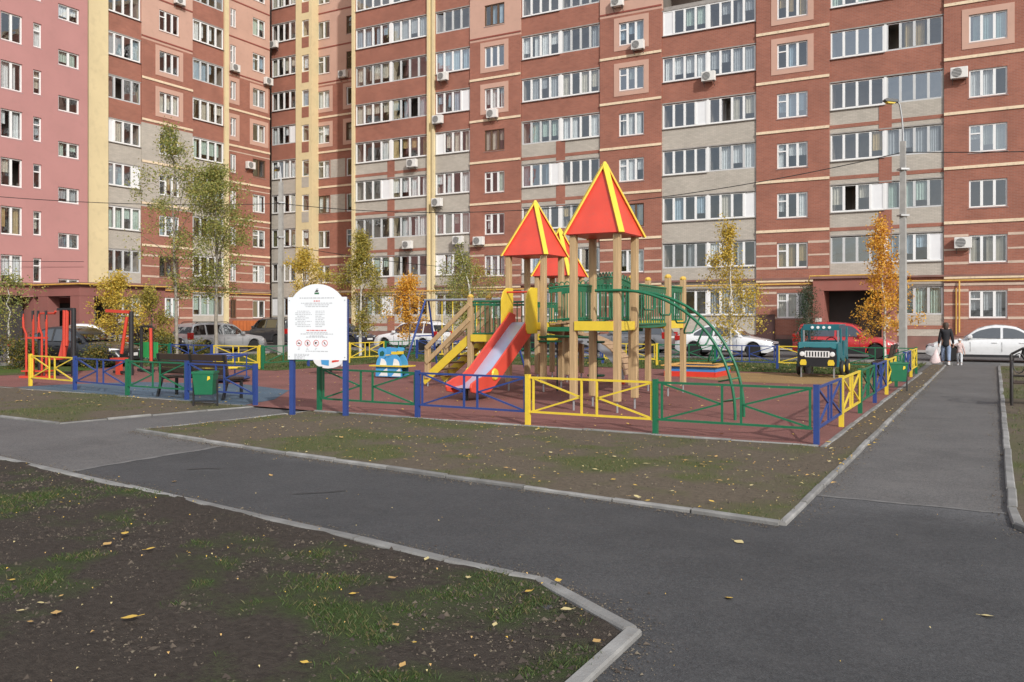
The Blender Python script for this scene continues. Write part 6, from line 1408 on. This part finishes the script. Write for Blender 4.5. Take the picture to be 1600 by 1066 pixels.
b = B(); secs = [(0, .19, .10), (.06, .25, .12), (.22, .19, .10), (.38, .10, .06), (.55, .03, .02)]; rs_ = random.Random(2); vs = []
for z, a, c in secs:
    for k in range(12): th = 2*math.pi*k/12; f = rs_.uniform(.88, 1.1); vs.append((a*math.cos(th)*f-.06*(1-z/.6), c*math.sin(th)*f, z))
b.add(vs, [(i*12+k, i*12+(k+1) % 12, (i+1)*12+(k+1) % 12, (i+1)*12+k) for i in range(4) for k in range(12)]+[tuple(range(11, -1, -1))], BAGM); b.build('sack', t, smooth=60)
b = B(); b.tube([(-.04, 0, .5), (-.01, 0, .64), (.03, 0, .70), (.05, 0, .62), (.04, 0, .5)], .008, BAGM, 6); b.build('handle', t)

# ================================================================== FALLEN LEAVES
LEAFM = [M('fallen_leaf_yellow', (0.62, 0.40, 0.07), .7, var=.2, vs=30), M('fallen_leaf_orange', (0.52, 0.32, 0.11), .7, var=.2, vs=30), M('fallen_leaf_pale', (0.56, 0.46, 0.22), .7, var=.2, vs=30)]
def leafshape(seed, mat):
    r = random.Random(seed); b = B(); out = [(0, -.5), (.24, -.36), (.42, -.08), (.34, .12), (.18, .34), (0, .58), (-.2, .32), (-.38, .1), (-.40, -.12), (-.22, -.38)]
    top = [(x*r.uniform(.85, 1.1), y*r.uniform(.9, 1.1), .10*abs(x)+.12*y*y*r.uniform(-.5, 1.2)) for x, y in out]
    vs = [(0, 0, 0)]+top; b.add(vs, [(0, i+1, (i+1) % 10+1) for i in range(10)], mat); b.tube([(0, -.5, .0), (.03, -.72, .03), (.02, -.9, .05)], .014, mat, 4); return b.mesh('fallen_leaf', fix=False, smooth=60)
LM = [leafshape(i, LEAFM[i % 3]) for i in range(6)]
def leaf(px, py, size, label, group=None, z=.012):
    x, y = G(px, py); o = put('fallen_leaf', RNG.choice(LM), None, (x, y, z), (RNG.uniform(-.10, .22), RNG.uniform(-.12, .12), RNG.uniform(0, 6.28))); o.scale = (size*1.15,)*3
    tag(o, label, 'leaf', group); return o
leaf(1155, 849, .075, 'yellow leaf on the dark asphalt nearest the lawn corner'); leaf(1139, 937, .06, 'yellow leaf in the middle of the dark asphalt'); leaf(1542, 965, .055, 'yellow leaf on dark asphalt near the right edge')
leaf(1155, 665, .07, 'pale leaf on grey footpath near its kerb') if False else None
leaf(885, 965, .06, 'yellow leaf on soil against the near kerb bend', z=.05); leaf(872, 926, .05, 'yellow leaf lying on the near kerb bend', z=.08); leaf(826, 936, .05, 'orange leaf on soil just below the near kerb bend', z=.05)
leaf(932, 1016, .05, 'orange leaf on soil near the bottom kerb corner', z=.05)
leaf(203, 981, .075, 'large pale leaf at the bottom left of the near lawn', z=.06); leaf(88, 973, .06, 'orange brown leaf at the bottom left corner of the lawn', z=.06)
leaf(612, 917, .06, 'yellow leaf in the grass patch at centre bottom', z=.06); leaf(168, 862, .07, 'yellow leaf in the left grass patch, lower one', z=.06); leaf(195, 845, .07, 'yellow leaf in the left grass patch, upper one', z=.06); leaf(235, 870, .06, 'yellow leaf right of the left grass patch', z=.06)
leaf(272, 754, .06, 'yellow leaf on the path beside the pale asphalt seam'); leaf(423, 744, .05, 'small ochre leaf on the dark path left of centre')
for i in range(120):                                            # look-alikes on the middle lawn
    px, py = RNG.uniform(330, 1330), RNG.uniform(668, 800); x, y = G(px, py)
    if not in_poly([x], [y], mid_poly)[0]: continue
    leaf(px, py, RNG.uniform(.03, .06), 'small yellow leaf scattered on the lawn before the playground fence', 'leaves on the middle lawn', .055)
for i in range(22):
    px, py = RNG.uniform(0, 940), RNG.uniform(735, 1060); x, y = G(px, py)
    if not in_poly([x], [y], near_poly)[0]: continue
    leaf(px, py, RNG.uniform(.02, .045), 'tiny leaf lying on the dark near lawn', 'tiny leaves on the near lawn', .055)
def scatter(name, region, n, size, label, z, seed, poly=None):
    rs = random.Random(seed); b = B(); c = 0
    while c < n:
        x = rs.uniform(region[0], region[1]); y = rs.uniform(region[2], region[3])
        if poly and not in_poly([x], [y], poly)[0]: continue
        s = size*rs.uniform(.5, 1.3); a = rs.uniform(0, 6.28); m = rs.choice(LEAFM)
        u = Vector((math.cos(a), math.sin(a), rs.uniform(-.2, .2)))*s; v = Vector((-math.sin(a), math.cos(a), rs.uniform(-.2, .2)))*s*.6; p = Vector((x, y, z))
        b.add([p-u, p+v+Vector((0, 0, .008)), p+u, p-v+Vector((0, 0, .008))], [(0, 1, 2, 3)], m); c += 1
    tag(b.build(name, fix=False), label, 'leaves', kind='stuff')
scatter('leaf_litter', (-20, -2.3, 12.4, 27.5), 420, .035, 'small fallen leaves strewn over the red rubber', .045, 1)
scatter('leaf_litter', (-30, -12.8, 10.2, 12.3), 200, .04, 'small fallen leaves on the lawn left of the entrance', .06, 2)
scatter('leaf_litter', (-30, -2.5, 27.8, 35.2), 700, .05, 'fallen leaves on the grass behind the playground', .08, 3)
scatter('leaf_litter', (-1.9, -1.4, 9, 34), 120, .03, 'small fallen leaves on the strip beside the footpath', .055, 4)
scatter('leaf_litter', (-12, -1.6, 7.4, 12), 520, .016, 'tiny pale leaf scraps strewn over the middle lawn', .055, 5, mid_poly)  # middle lawn litter
scatter('leaf_litter', (-11, -1.7, 2.4, 6.3), 240, .010, 'tiny pale leaf scraps and husks on the near lawn', .055, 6, near_poly)
scatter('leaf_litter', (-8.5, .1, 3.5, 8.6), 60, .008, 'tiny leaf scraps on the dark asphalt', .012, 7)
